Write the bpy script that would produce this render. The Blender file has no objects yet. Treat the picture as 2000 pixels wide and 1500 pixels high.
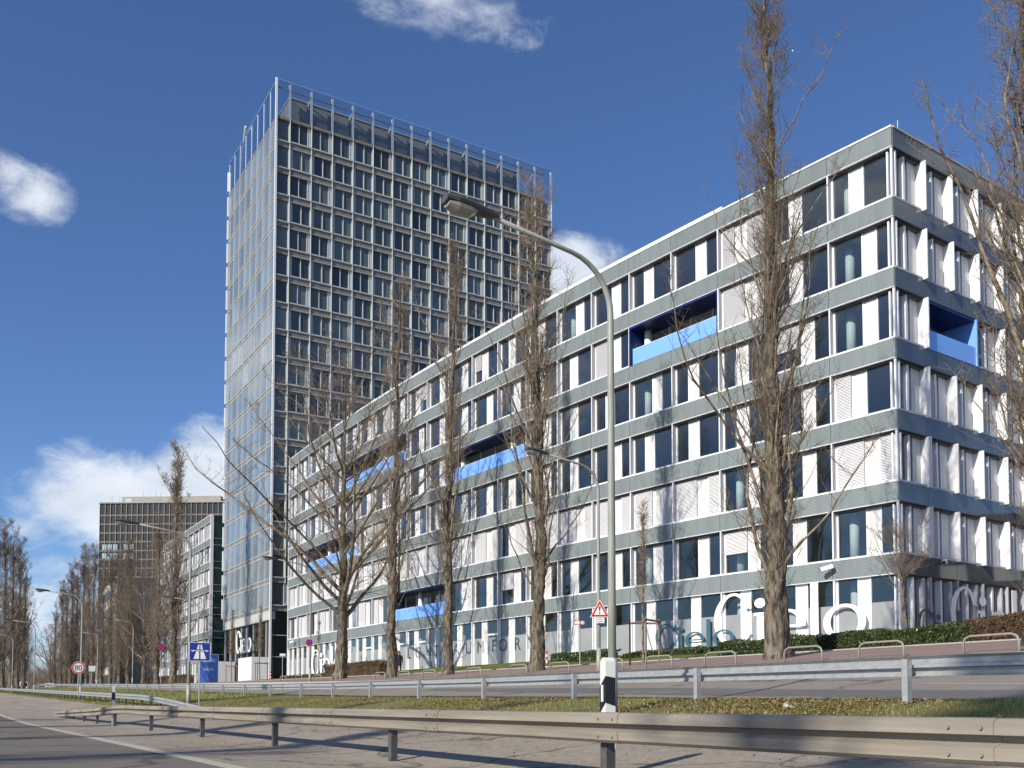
import bpy, math, random
import numpy as np
from mathutils import Vector, Matrix
rad = math.radians
R0 = random.Random(7)
SC = bpy.context.scene
COL = SC.collection

# ------------------------------------------------------------------ camera
EYE = 0.9                     # eye height above the carriageway
FPX, PITCH, YPP = 1900.0, rad(2.75), 1281.0   # focal length and principal row in photo pixels (2000 wide)
cam_d = bpy.data.cameras.new("camera")
cam = bpy.data.objects.new("camera", cam_d); COL.objects.link(cam)
cam_d.sensor_fit = 'HORIZONTAL'; cam_d.sensor_width = 36.0
cam_d.lens = FPX / 2000.0 * 36.0
cam_d.shift_y = (YPP - 750.0) / 2000.0
cam_d.clip_start = 0.1; cam_d.clip_end = 9000
cam.location = (0, 0, EYE); cam.rotation_euler = (rad(90) + PITCH, 0, 0)
SC.camera = cam

def ray(u, v):
    """photo pixel -> (x/y, z/y) slope of its direction"""
    a = (u - 1000) / FPX; b = (YPP - v) / FPX
    y = math.cos(PITCH) - b * math.sin(PITCH)
    return a / y, (b * math.cos(PITCH) + math.sin(PITCH)) / y

# ------------------------------------------------------------------ sky, sun
SUN_AZ = rad(180 + 42)        # clockwise from +Y, direction the sun stands in
SUN_EL = rad(31)
w = bpy.data.worlds.new("World"); SC.world = w; w.use_nodes = True
nt = w.node_tree; N = nt.nodes; LK = nt.links
for n_ in list(N): N.remove(n_)
wout = N.new("ShaderNodeOutputWorld"); bg = N.new("ShaderNodeBackground")
sky = N.new("ShaderNodeTexSky"); sky.sky_type = 'NISHITA'; sky.sun_disc = False
sky.sun_elevation = SUN_EL; sky.sun_rotation = SUN_AZ
sky.altitude = 300; sky.air_density = 1.0; sky.dust_density = 0.35; sky.ozone_density = 2.6
SKY_K = 0.088
tc = N.new("ShaderNodeTexCoord")
def wn(t, **k):
    n = N.new(t)
    for a, b in k.items(): setattr(n, a, b)
    return n
def wmath(op, a, b=None, c=None):
    n = wn("ShaderNodeMath", operation=op)
    for i, x in enumerate((a, b, c)):
        if x is None: continue
        if isinstance(x, (int, float)): n.inputs[i].default_value = x
        else: LK.new(x, n.inputs[i])
    return n.outputs[0]
def cloud_dir(u, v):
    x, z = ray(u, v); d = Vector((x, 1, z)); return d.normalized()
# cumulus: (photo column, row, half width px, half height px, strength); further ones all round the sky
CL = [(850, -15, 260, 95, .66), (690, 0, 110, 60, .45), (990, 40, 100, 55, .5), (1730, 60, 70, 60, .22), (1660, 25, 60, 40, .2),
      (60, 375, 82, 55, .72), (10, 345, 70, 55, .75), (255, 985, 200, 115, 1.35), (400, 930, 130, 110, 1.35), (130, 965, 90, 65, .9),
      (75, 1035, 75, 40, .55), (120, 1110, 190, 50, .62), (520, 1010, 160, 150, 1.3), (1120, 545, 130, 90, 1.1), (30, 1180, 220, 60, .75), (85, 1240, 160, 90, .8), (430, 1150, 400, 90, .8),
      (1350, 1000, 300, 160, .9), (1900, 760, 260, 130, .8)]
dirs = []
for u, v, a, b, k in CL:
    dirs.append((cloud_dir(u, v), a / FPX, b / FPX, k))
rc = random.Random(3)
for i in range(46):
    az = rad(45 + rc.random() * 270); el = rad(3 + 42 * rc.random() ** 1.3)
    d = Vector((math.sin(az) * math.cos(el), math.cos(az) * math.cos(el), math.sin(el)))
    dirs.append((d, .05 + .12 * rc.random(), .03 + .05 * rc.random(), .55 + .4 * rc.random()))
tot = None
for d, a, b, k in dirs:
    sub = wn("ShaderNodeVectorMath", operation='SUBTRACT'); LK.new(tc.outputs['Generated'], sub.inputs[0]); sub.inputs[1].default_value = d
    mul = wn("ShaderNodeVectorMath", operation='MULTIPLY'); LK.new(sub.outputs[0], mul.inputs[0]); mul.inputs[1].default_value = (1 / a, 1 / a, 1 / b)
    ln = wn("ShaderNodeVectorMath", operation='LENGTH'); LK.new(mul.outputs[0], ln.inputs[0])
    mr = wn("ShaderNodeMapRange", interpolation_type='SMOOTHSTEP'); LK.new(ln.outputs['Value'], mr.inputs[0])
    mr.inputs[1].default_value = 1.35; mr.inputs[2].default_value = 0.1; mr.inputs[3].default_value = 0; mr.inputs[4].default_value = k
    tot = mr.outputs[0] if tot is None else wmath('MAXIMUM', tot, mr.outputs[0])
def wnoise(scale, detail, rough, dist=0.0, stretch=(1, 1, 1.5)):
    mp = wn("ShaderNodeMapping"); LK.new(tc.outputs['Generated'], mp.inputs[0]); mp.inputs['Scale'].default_value = stretch
    nz = wn("ShaderNodeTexNoise"); LK.new(mp.outputs[0], nz.inputs['Vector'])
    nz.inputs['Scale'].default_value = scale; nz.inputs['Detail'].default_value = detail; nz.inputs['Roughness'].default_value = rough; nz.inputs['Distortion'].default_value = dist
    return nz.outputs['Fac']
n1 = wnoise(13, 9, .62, .3)
dens = wmath('ADD', tot, wmath('MULTIPLY', wmath('SUBTRACT', n1, .53), 2.1))
dmask = wmath('MULTIPLY', dens, wmath('MINIMUM', wmath('MULTIPLY', tot, 4.0), 1.0))
mr = wn("ShaderNodeMapRange", interpolation_type='SMOOTHSTEP'); LK.new(dmask, mr.inputs[0])
mr.inputs[1].default_value = .2; mr.inputs[2].default_value = 1.05; mr.inputs[3].default_value = 0; mr.inputs[4].default_value = .93
n2 = wnoise(9, 6, .55, .0, (1, 1, 2.2))
ccol = wn("ShaderNodeMix", data_type='RGBA'); LK.new(n2, ccol.inputs[0])
ccol.inputs[6].default_value = (.44, .51, .6, 1); ccol.inputs[7].default_value = (.95, .98, 1.02, 1)
skm = wn("ShaderNodeVectorMath", operation='MULTIPLY'); LK.new(sky.outputs[0], skm.inputs[0]); skm.inputs[1].default_value = (SKY_K * .73, SKY_K * .92, SKY_K * 1.24)
mixc = wn("ShaderNodeMix", data_type='RGBA'); LK.new(mr.outputs[0], mixc.inputs[0]); LK.new(skm.outputs[0], mixc.inputs[6]); LK.new(ccol.outputs[2], mixc.inputs[7])
LK.new(mixc.outputs[2], bg.inputs[0]); bg.inputs[1].default_value = 1.0
LK.new(bg.outputs[0], wout.inputs[0])

sl = bpy.data.lights.new("sun", 'SUN'); sl.energy = 4.6; sl.angle = rad(.53); sl.color = (1, .93, .82)
so = bpy.data.objects.new("sun", sl); COL.objects.link(so); so.location = (-60, -60, 80)
sd = Vector((math.sin(SUN_AZ) * math.cos(SUN_EL), math.cos(SUN_AZ) * math.cos(SUN_EL), math.sin(SUN_EL)))
so.rotation_euler = sd.to_track_quat('Z', 'Y').to_euler()
vs = SC.view_settings; vs.view_transform = 'Standard'; vs.look = 'None'; vs.exposure = 0.28; vs.gamma = 1.0; vs.use_curve_mapping = False
SC.cycles.max_bounces = 8; SC.cycles.transparent_max_bounces = 16; SC.cycles.use_denoising = True

# ------------------------------------------------------------------ road-aligned coordinates (s along the road, p towards the building)
A = rad(31)
DX, DY = -math.sin(A), math.cos(A)
NX, NY = math.cos(A), math.sin(A)
def XY(s, p): return (s * DX + p * NX, s * DY + p * NY)
def SP(x, y): return (x * DX + y * DY, x * NX + y * NY)
def at(u, p):
    """ground spot (s, p) seen in photo column u at distance p from the camera's road line"""
    t = (u - 1000) / FPX / math.cos(PITCH) * .998
    D = p / (NY + NX * t); return SP(t * D, D)
PN = np.array([-400, -30, 6, 9, 13, 15, 17, 24.2, 26.3, 31, 35, 400.])
ZN = np.array([-.9, -.9, -.9, -.6, 0, .1, .28, 1.18, 1.5, 2.0, 2.75, 2.75])
def gz(s, p):
    s = np.asarray(s, float); p = np.asarray(p, float)
    z = np.interp(p, PN, ZN)
    r = np.interp(s, [-1e4, 45, 60, 240, 1e4], [0, 0, .12, 3.0, 3.0])
    wgt = np.interp(p, [-400, -30, 22, 35], [1, 1, 1, 0])
    return np.minimum(z + r * wgt, np.maximum(z, 2.72)) + EYE
def G(s, p, dz=0): x, y = XY(s, p); return Vector((x, y, float(gz(s, p)) + dz))
def p_far(s): return float(np.interp(s, [-40, 9.7, 21, 48, 76, 120, 400], [9.5, 13.0, 14.6, 16.8, 17.3, 17.8, 18.5]))
ROAD_ROT = math.atan2(-DY, -DX)     # local +x runs back along the road (to the right in view), local +y away from the road

# ------------------------------------------------------------------ materials
def mat(name, base, rough=.6, metal=0.0, spec=.5, noise=None, bump=None, coat=0):
    m = bpy.data.materials.new(name); m.use_nodes = True
    t = m.node_tree; b = t.nodes['Principled BSDF']
    b.inputs['Base Color'].default_value = (*base, 1); b.inputs['Roughness'].default_value = rough
    b.inputs['Metallic'].default_value = metal; b.inputs['Specular IOR Level'].default_value = spec
    if coat: b.inputs['Coat Weight'].default_value = coat
    co = t.nodes.new("ShaderNodeTexCoord")
    if noise:   # (scale, colour2, detail, lo, hi [, stretch])
        sc, c2, det, lo, hi = noise[:5]
        mp = t.nodes.new("ShaderNodeMapping"); t.links.new(co.outputs['Object'], mp.inputs[0])
        if len(noise) > 5: mp.inputs['Scale'].default_value = noise[5]
        nz = t.nodes.new("ShaderNodeTexNoise"); nz.inputs['Scale'].default_value = sc; nz.inputs['Detail'].default_value = det
        nz.inputs['Roughness'].default_value = .62
        t.links.new(mp.outputs[0], nz.inputs['Vector'])
        r = t.nodes.new("ShaderNodeMapRange"); r.inputs[1].default_value = lo; r.inputs[2].default_value = hi; t.links.new(nz.outputs['Fac'], r.inputs[0])
        mx = t.nodes.new("ShaderNodeMix"); mx.data_type = 'RGBA'; mx.inputs[6].default_value = (*base, 1); mx.inputs[7].default_value = (*c2, 1)
        t.links.new(r.outputs[0], mx.inputs[0]); t.links.new(mx.outputs[2], b.inputs['Base Color'])
    if bump:    # (scale, strength, distance [, stretch])
        mp = t.nodes.new("ShaderNodeMapping"); t.links.new(co.outputs['Object'], mp.inputs[0])
        if len(bump) > 3: mp.inputs['Scale'].default_value = bump[3]
        nz = t.nodes.new("ShaderNodeTexNoise"); nz.inputs['Scale'].default_value = bump[0]; nz.inputs['Detail'].default_value = 6
        t.links.new(mp.outputs[0], nz.inputs['Vector'])
        bp = t.nodes.new("ShaderNodeBump"); bp.inputs['Strength'].default_value = bump[1]; bp.inputs['Distance'].default_value = bump[2]
        t.links.new(nz.outputs['Fac'], bp.inputs['Height']); t.links.new(bp.outputs[0], b.inputs['Normal'])
    return m
def vary(m, lo, hi):
    """each object its own shade, as panes differ in what stands behind them"""
    t = m.node_tree; b = t.nodes['Principled BSDF']; src = b.inputs['Base Color'].links[0].from_socket
    oi = t.nodes.new("ShaderNodeObjectInfo"); r = t.nodes.new("ShaderNodeMapRange"); r.inputs[3].default_value = lo; r.inputs[4].default_value = hi; t.links.new(oi.outputs['Random'], r.inputs[0])
    v = t.nodes.new("ShaderNodeVectorMath"); v.operation = 'SCALE'; t.links.new(src, v.inputs[0]); t.links.new(r.outputs[0], v.inputs['Scale']); t.links.new(v.outputs[0], b.inputs['Base Color'])
def glass(name, tint, ior=1.5, rough=.0, wob=.0):
    m = bpy.data.materials.new(name); m.use_nodes = True; t = m.node_tree
    for n in list(t.nodes): t.nodes.remove(n)
    o = t.nodes.new("ShaderNodeOutputMaterial"); mx = t.nodes.new("ShaderNodeMixShader")
    tr = t.nodes.new("ShaderNodeBsdfTransparent"); tr.inputs[0].default_value = (*tint, 1)
    gl = t.nodes.new("ShaderNodeBsdfGlossy"); gl.inputs['Roughness'].default_value = rough; gl.inputs[0].default_value = (.95, .97, 1, 1)
    lw = t.nodes.new("ShaderNodeLayerWeight"); lw.inputs[0].default_value = .5
    pw = t.nodes.new("ShaderNodeMath"); pw.operation = 'POWER'; pw.inputs[1].default_value = 3.6; t.links.new(lw.outputs['Facing'], pw.inputs[0]); fr = pw
    f0 = ((ior - 1) / (ior + 1)) ** 2
    if wob:
        co = t.nodes.new("ShaderNodeTexCoord"); oi = t.nodes.new("ShaderNodeObjectInfo")
        ad = t.nodes.new("ShaderNodeVectorMath"); ad.operation = 'ADD'; sc = t.nodes.new("ShaderNodeVectorMath"); sc.operation = 'SCALE'; sc.inputs['Scale'].default_value = 1.0
        t.links.new(oi.outputs['Location'], sc.inputs[0]); t.links.new(co.outputs['Object'], ad.inputs[0]); t.links.new(sc.outputs[0], ad.inputs[1])
        nz = t.nodes.new("ShaderNodeTexNoise"); nz.inputs['Scale'].default_value = .5; nz.inputs['Detail'].default_value = 1
        bp = t.nodes.new("ShaderNodeBump"); bp.inputs['Strength'].default_value = wob; bp.inputs['Distance'].default_value = .05
        t.links.new(ad.outputs[0], nz.inputs['Vector']); t.links.new(nz.outputs['Fac'], bp.inputs['Height']); t.links.new(bp.outputs[0], gl.inputs['Normal'])
    mr = t.nodes.new("ShaderNodeMath"); mr.operation = 'MULTIPLY_ADD'; mr.inputs[1].default_value = 1 - f0; mr.inputs[2].default_value = f0; mr.use_clamp = True
    t.links.new(fr.outputs[0], mr.inputs[0]); t.links.new(mr.outputs[0], mx.inputs[0]); t.links.new(tr.outputs[0], mx.inputs[1]); t.links.new(gl.outputs[0], mx.inputs[2]); t.links.new(mx.outputs[0], o.inputs[0])
    return m
M = dict(
    white=mat('white_metal', (.78, .78, .79), .38, noise=(3, (.64, .635, .62), 6, .45, .75, (2.5, 2.5, .35))),
    panel=mat('light_panel', (.66, .65, .63), .5, noise=(2, (.58, .57, .55), 5, .35, .7)),
    lgrey=mat('light_grey_metal', (.42, .42, .44), .45),
    spandrel=mat('ribbed_grey_green_cladding', (.255, .295, .298), .32, noise=(1.4, (.215, .25, .255), 6, .4, .7, (2.2, 2.2, .35))),
    spandrel_flat=mat('polished_dark_cladding', (.085, .095, .095), .04, spec=1.0, noise=(.5, (.105, .115, .115), 3, .4, .7)),
    dark=mat('dark_metal', (.03, .032, .035), .4),
    blind=mat('venetian_blind', (.74, .74, .75), .5),
    glass=glass('window_glass', (.8, .84, .84), 1.7, 0, .12),
    clear=glass('clear_glass', (.86, .9, .92), 1.5),
    towerglass=mat('tower_glass', (.055, .072, .074), .02, spec=.9, noise=(.35, (.085, .1, .1), 2, .45, .65)),
    towerfront=mat('tower_front_glass', (.24, .285, .31), .05, spec=1.0, noise=(.9, (.17, .21, .235), 2, .4, .65, (1, 1, .15))),
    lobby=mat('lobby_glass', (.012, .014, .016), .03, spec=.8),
    greenglass=mat('green_dark_glass', (.018, .036, .04), .05, spec=.6, noise=(.4, (.028, .055, .058), 2, .4, .6)),
    brown=mat('tower_spandrel', (.24, .225, .21), .5, noise=(1.2, (.17, .16, .15), 4, .4, .65)),
    stone=mat('pale_tower_frame', (.47, .49, .48), .45),
    towerpanel=mat('tower_light_panel', (.48, .5, .5), .4),
    plant=mat('plant_room_cladding', (.23, .225, .21), .5, noise=(.7, (.18, .177, .165), 3, .4, .7)),
    frost=mat('frosted_film', (.3, .315, .32), .3, spec=.5, noise=(.4, (.26, .275, .28), 2, .4, .6)),
    inner=mat('interior_wall', (.5, .5, .48), .8), ceil=mat('ceiling_white', (.75, .75, .73), .8), floor=mat('office_floor', (.24, .23, .22), .8),
    column=mat('round_column', (.8, .84, .8), .6),
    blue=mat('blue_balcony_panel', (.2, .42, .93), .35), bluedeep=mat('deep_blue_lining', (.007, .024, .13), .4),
    orange=mat('orange_facade', (.75, .34, .02), .6), wood=mat('wood_panel', (.55, .38, .12), .5),
    text_white=mat('white_film', (.92, .92, .92), .4), text_teal=mat('teal_film', (.045, .12, .16), .4), text_grey=mat('dark_grey_film', (.05, .07, .08), .4),
    greywall=mat('dark_grey_render', (.1, .1, .1), .8, noise=(.3, (.075, .075, .075), 4, .4, .65)),
    concrete=mat('weathered_concrete', (.36, .34, .3), .8, noise=(.3, (.28, .26, .23), 6, .35, .7)),
    bronze=mat('bronze_dark_glazing', (.03, .027, .025), .25, spec=.5), bronzeband=mat('bronze_band', (.13, .115, .1), .6), palefin=mat('pale_vertical_fin', (.27, .245, .19), .6), paleblue=mat('pale_blue_pane', (.3, .42, .46), .3),
    beige=mat('beige_render', (.5, .47, .4), .8), winband=mat('dark_window', (.05, .055, .06), .15),
    galv=mat('galvanised_steel', (.44, .45, .45), .42, metal=.35, noise=(6, (.34, .35, .35), 6, .4, .68, (1, 1, 2.5)), bump=(40, .08, .01)),
    galvdusty=mat('dusty_galvanised_steel', (.3, .265, .215), .7, metal=.0, spec=.3, noise=(2.2, (.2, .175, .14), 6, .35, .7, (.25, .25, 5)), bump=(30, .08, .01)),
    postdark=mat('shade_dark_post', (.1, .1, .097), .6, metal=.1, noise=(8, (.06, .06, .06), 5, .4, .65)),  # near-black look of the posts' shaded faces, put into the base colour
    pole=mat('painted_lamp_pole', (.33, .345, .3), .5, noise=(2.5, (.24, .25, .22), 6, .42, .68, (3, 3, .5))),
    lamphead=mat('lamp_housing', (.07, .075, .08), .5), lens=mat('lamp_lens', (.32, .32, .27), .15, spec=.7),
    black=mat('black_plastic', (.012, .012, .013), .5), plastic=mat('white_plastic', (.72, .71, .66), .45, noise=(5, (.55, .53, .47), 5, .5, .75)),
    red=mat('sign_red', (.5, .012, .018), .4), signwhite=mat('sign_white', (.75, .75, .73), .4), signblue=mat('sign_blue', (.01, .035, .28), .35), boardblue=mat('board_blue', (.06, .16, .52), .45),
    signgrey=mat('sign_back_grey', (.35, .36, .36), .5, metal=.3),
    bark=mat('poplar_bark', (.21, .175, .125), .9, noise=(7, (.045, .036, .026), 9, .4, .6, (1, 1, .25)), bump=(9, 1.0, .12, (1, 1, .22))),
    branch=mat('branch_bark', (.27, .215, .145), .85, noise=(3.5, (.075, .058, .038), 6, .4, .6)),
    twig=mat('twig_bark', (.29, .215, .145), .85, noise=(.9, (.16, .12, .08), 4, .42, .58)),
    fartwig=mat('far_twig_bark', (.24, .18, .13), .9, noise=(.15, (.15, .11, .08), 4, .4, .6)),
    stakegrey=mat('weathered_beige_tube', (.26, .245, .2), .5),
    stake=mat('timber_stake', (.2, .14, .09), .8),
    leafgreen=mat('evergreen_leaf', (.036, .062, .017), .35, noise=(3, (.085, .095, .032), 4, .45, .65)),
    leafbrown=mat('brown_hedge_leaf', (.125, .075, .04), .8, noise=(3, (.085, .06, .03), 4, .4, .65)),
    grassblade=mat('grass_blade', (.17, .21, .045), .6, noise=(.7, (.29, .24, .09), 4, .42, .62)),
    litter=mat('dead_leaf', (.32, .19, .09), .8, noise=(9, (.48, .34, .2), 3, .4, .65)),
    cloth=mat('black_coat', (.012, .012, .014), .8), trouser=mat('dark_grey_trousers', (.05, .05, .05), .8), skin=mat('skin', (.5, .3, .22), .5), hair=mat('brown_hair', (.09, .035, .015), .6),
    carwhite=mat('white_car_paint', (.75, .75, .75), .25, coat=.5), carsilver=mat('silver_car_paint', (.3, .31, .32), .3, metal=.5), tyre=mat('rubber', (.015, .015, .015), .8), carglass=mat('car_glass', (.012, .014, .016), .05), taillight=mat('tail_light', (.4, .01, .01), .3),
)
vary(M['towerglass'], .45, 1.9); vary(M['towerfront'], .75, 1.2); vary(M['spandrel'], .95, 1.05); vary(M['panel'], .92, 1.06)
def ground_mat(name, c1, c2, c3, s1, s2, rough=.9, bumps=(60, .25, .01), crack=0):
    m = bpy.data.materials.new(name); m.use_nodes = True; t = m.node_tree; b = t.nodes['Principled BSDF']; b.inputs['Roughness'].default_value = rough; b.inputs['Specular IOR Level'].default_value = .25
    co = t.nodes.new("ShaderNodeTexCoord")
    def nz(sc, det, lo, hi, stretch=None):
        n = t.nodes.new("ShaderNodeTexNoise"); n.inputs['Scale'].default_value = sc; n.inputs['Detail'].default_value = det; n.inputs['Roughness'].default_value = .65
        if stretch:
            mp = t.nodes.new("ShaderNodeMapping"); mp.inputs['Rotation'].default_value = (0, 0, -ROAD_ROT); mp.inputs['Scale'].default_value = stretch
            # rotate into road axes before stretching
            mp.vector_type = 'TEXTURE'; mp.inputs['Rotation'].default_value = (0, 0, ROAD_ROT); mp.inputs['Scale'].default_value = tuple(1 / x for x in stretch)
            t.links.new(co.outputs['Object'], mp.inputs[0]); t.links.new(mp.outputs[0], n.inputs['Vector'])
        else: t.links.new(co.outputs['Object'], n.inputs['Vector'])
        r = t.nodes.new("ShaderNodeMapRange"); r.inputs[1].default_value = lo; r.inputs[2].default_value = hi; t.links.new(n.outputs['Fac'], r.inputs[0]); return n, r
    _, r1 = nz(s1, 6, .35, .68, (.12, 1, 1)); n2, r2 = nz(s2, 5, .42, .72)
    a = t.nodes.new("ShaderNodeMix"); a.data_type = 'RGBA'; a.inputs[6].default_value = (*c1, 1); a.inputs[7].default_value = (*c2, 1); t.links.new(r1.outputs[0], a.inputs[0])
    c = t.nodes.new("ShaderNodeMix"); c.data_type = 'RGBA'; c.inputs[7].default_value = (*c3, 1); t.links.new(a.outputs[2], c.inputs[6]); t.links.new(r2.outputs[0], c.inputs[0])
    last = c.outputs[2]
    if crack:
        wz = t.nodes.new("ShaderNodeTexNoise"); wz.inputs['Scale'].default_value = 1.3; wz.inputs['Detail'].default_value = 5; t.links.new(co.outputs['Object'], wz.inputs['Vector'])
        sc_ = t.nodes.new("ShaderNodeVectorMath"); sc_.operation = 'MULTIPLY_ADD'; sc_.inputs[1].default_value = (1.6, 1.6, 0); t.links.new(wz.outputs['Color'], sc_.inputs[0]); t.links.new(co.outputs['Object'], sc_.inputs[2])
        vo = t.nodes.new("ShaderNodeTexVoronoi"); vo.feature = 'DISTANCE_TO_EDGE'; vo.inputs['Scale'].default_value = crack; t.links.new(sc_.outputs[0], vo.inputs['Vector'])
        vr = t.nodes.new("ShaderNodeMapRange"); vr.inputs[1].default_value = .002; vr.inputs[2].default_value = .012; vr.inputs[3].default_value = .45; vr.inputs[4].default_value = 1; t.links.new(vo.outputs['Distance'], vr.inputs[0])
        st_, rs_ = nz(.35, 4, .55, .75); sm = t.nodes.new("ShaderNodeMapRange"); sm.inputs[3].default_value = 1; sm.inputs[4].default_value = .72; t.links.new(rs_.outputs[0], sm.inputs[0])
        mm = t.nodes.new("ShaderNodeMath"); mm.operation = 'MULTIPLY'; t.links.new(vr.outputs[0], mm.inputs[0]); t.links.new(sm.outputs[0], mm.inputs[1])
        cv = t.nodes.new("ShaderNodeVectorMath"); cv.operation = 'SCALE'; t.links.new(last, cv.inputs[0]); t.links.new(mm.outputs[0], cv.inputs['Scale']); last = cv.outputs[0]
    t.links.new(last, b.inputs['Base Color'])
    n3, _ = nz(bumps[0], 4, 0, 1); bp = t.nodes.new("ShaderNodeBump"); bp.inputs['Strength'].default_value = bumps[1]; bp.inputs['Distance'].default_value = bumps[2]
    t.links.new(n3.outputs['Fac'], bp.inputs['Height']); t.links.new(bp.outputs[0], b.inputs['Normal'])
    return m
M['asphalt'] = ground_mat('grey_asphalt', (.165, .147, .122), (.135, .12, .1), (.19, .17, .14), .6, 24, crack=.12)
M['shoulder'] = ground_mat('sandy_worn_shoulder', (.3, .258, .205), (.2, .17, .135), (.36, .31, .245), .7, 9, crack=.22)
M['sideroad'] = ground_mat('side_road_asphalt', (.235, .21, .18), (.195, .178, .155), (.265, .24, .205), .5, 20, crack=.12)
M['patch'] = ground_mat('asphalt_patch', (.14, .137, .133), (.12, .118, .115), (.16, .155, .15), .8, 20)
M['line'] = ground_mat('worn_white_line', (.42, .39, .33), (.33, .3, .25), (.5, .47, .4), 1.2, 10)
M['soil'] = ground_mat('grass_soil', (.15, .14, .045), (.2, .155, .075), (.12, .135, .035), .7, 6, bumps=(14, .8, .05))
M['lawn'] = ground_mat('lawn', (.085, .12, .022), (.12, .125, .03), (.065, .1, .018), .6, 8, bumps=(20, .8, .04))
M['paving'] = ground_mat('reddish_paving', (.24, .175, .15), (.2, .15, .135), (.27, .205, .175), .8, 14)
M['kerb'] = ground_mat('kerb_stone', (.42, .39, .34), (.34, .32, .28), (.46, .43, .38), .8, 9)
M['plaza'] = ground_mat('plaza_paving', (.33, .31, .28), (.28, .265, .24), (.37, .35, .31), .8, 8)
M['terrain'] = ground_mat('rough_ground', (.12, .11, .05), (.15, .12, .07), (.1, .105, .035), .1, 2, bumps=(5, .6, .05))

# ------------------------------------------------------------------ mesh helpers
class MB:
    def __init__(self): self.v, self.f, self.m, self.mats = [], [], [], []
    def _mi(self, mt):
        if mt not in self.mats: self.mats.append(mt)
        return self.mats.index(mt)
    def face(self, pts, mt):
        i = len(self.v); self.v += [tuple(p) for p in pts]; self.f.append(tuple(range(i, i + len(pts)))); self.m.append(self._mi(mt)); return self
    def box(self, x0, x1, y0, y1, z0, z1, mt, skip=()):
        i = len(self.v)
        self.v += [(x0, y0, z0), (x1, y0, z0), (x1, y1, z0), (x0, y1, z0), (x0, y0, z1), (x1, y0, z1), (x1, y1, z1), (x0, y1, z1)]
        F = [(0, 3, 2, 1), (4, 5, 6, 7), (0, 1, 5, 4), (1, 2, 6, 5), (2, 3, 7, 6), (3, 0, 4, 7)]
        mi = self._mi(mt)
        for k, q in enumerate(F):
            if k in skip: continue
            self.f.append(tuple(i + a for a in q)); self.m.append(mi)
        return self
    def prism(self, poly, z0, z1, mt, side=None):
        n = len(poly); i = len(self.v)
        self.v += [(x, y, z0) for x, y in poly] + [(x, y, z1) for x, y in poly]
        self.f.append(tuple(i + k for k in reversed(range(n)))); self.f.append(tuple(i + n + k for k in range(n))); mi = self._mi(mt); self.m += [mi, mi]
        ms = self._mi(side or mt)
        for k in range(n): self.f.append((i + k, i + (k + 1) % n, i + n + (k + 1) % n, i + n + k)); self.m.append(ms)
        return self
    def tube(self, pts, rr, k, mt, cap=True):
        pts = [Vector(p) for p in pts]; i = len(self.v); n = len(pts); mi = self._mi(mt)
        if not hasattr(rr, '__len__'): rr = [rr] * n
        a = None
        for j, p in enumerate(pts):
            t = (pts[min(j + 1, n - 1)] - pts[max(j - 1, 0)]).normalized()
            if a is None: a = t.cross(Vector((1, 0, 0)) if abs(t.x) < .8 else Vector((0, 1, 0))).normalized()
            else: a = (a - t * a.dot(t)).normalized()
            b = t.cross(a)
            for q in range(k):
                th = 2 * math.pi * q / k; self.v.append(tuple(p + (a * math.cos(th) + b * math.sin(th)) * rr[j]))
        for j in range(n - 1):
            for q in range(k):
                q2 = (q + 1) % k; self.f.append((i + j * k + q, i + j * k + q2, i + (j + 1) * k + q2, i + (j + 1) * k + q)); self.m.append(mi)
        if cap:
            self.f.append(tuple(i + q for q in reversed(range(k)))); self.f.append(tuple(i + (n - 1) * k + q for q in range(k))); self.m += [mi, mi]
        return self
    def ring(self, cx, cz, rx, rz, thick, thin, a0, a1, y0, y1, mt, n=36):
        """flat elliptical stroke in the x-z plane, front at y0"""
        for k in range(n):
            A0, A1 = a0 + (a1 - a0) * k / n, a0 + (a1 - a0) * (k + 1) / n
            def o(t): return (cx + rx * math.cos(t), cz + rz * math.sin(t))
            def q(t): return (cx + (rx - thick) * math.cos(t), cz + (rz - thin) * math.sin(t))
            a, b, c, d = o(A0), o(A1), q(A1), q(A0)
            self.face([(a[0], y0, a[1]), (b[0], y0, b[1]), (c[0], y0, c[1]), (d[0], y0, d[1])], mt)
            self.face([(a[0], y0, a[1]), (a[0], y1, a[1]), (b[0], y1, b[1]), (b[0], y0, b[1])], mt)
            self.face([(d[0], y0, d[1]), (c[0], y0, c[1]), (c[0], y1, c[1]), (d[0], y1, d[1])], mt)
        return self
    def disc(self, cx, cz, r, y, mt, n=28, rim=0.0):
        self.face([(cx + r * math.cos(2 * math.pi * k / n), y, cz + r * math.sin(2 * math.pi * k / n)) for k in range(n)], mt)
        if rim:
            for k in range(n):
                a, b = 2 * math.pi * k / n, 2 * math.pi * (k + 1) / n
                self.face([(cx + r * math.cos(a), y, cz + r * math.sin(a)), (cx + r * math.cos(a), y + rim, cz + r * math.sin(a)), (cx + r * math.cos(b), y + rim, cz + r * math.sin(b)), (cx + r * math.cos(b), y, cz + r * math.sin(b))], mt)
            self.face([(cx + r * math.cos(-2 * math.pi * k / n), y + rim, cz + r * math.sin(-2 * math.pi * k / n)) for k in range(n)], mt)
        return self
    def mesh(self, name, smooth=False):
        me = bpy.data.meshes.new(name); me.from_pydata(self.v, [], self.f)
        for m in self.mats: me.materials.append(M[m])
        me.polygons.foreach_set('material_index', self.m)
        if smooth: me.polygons.foreach_set('use_smooth', [True] * len(self.f))
        me.update(); return me
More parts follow.
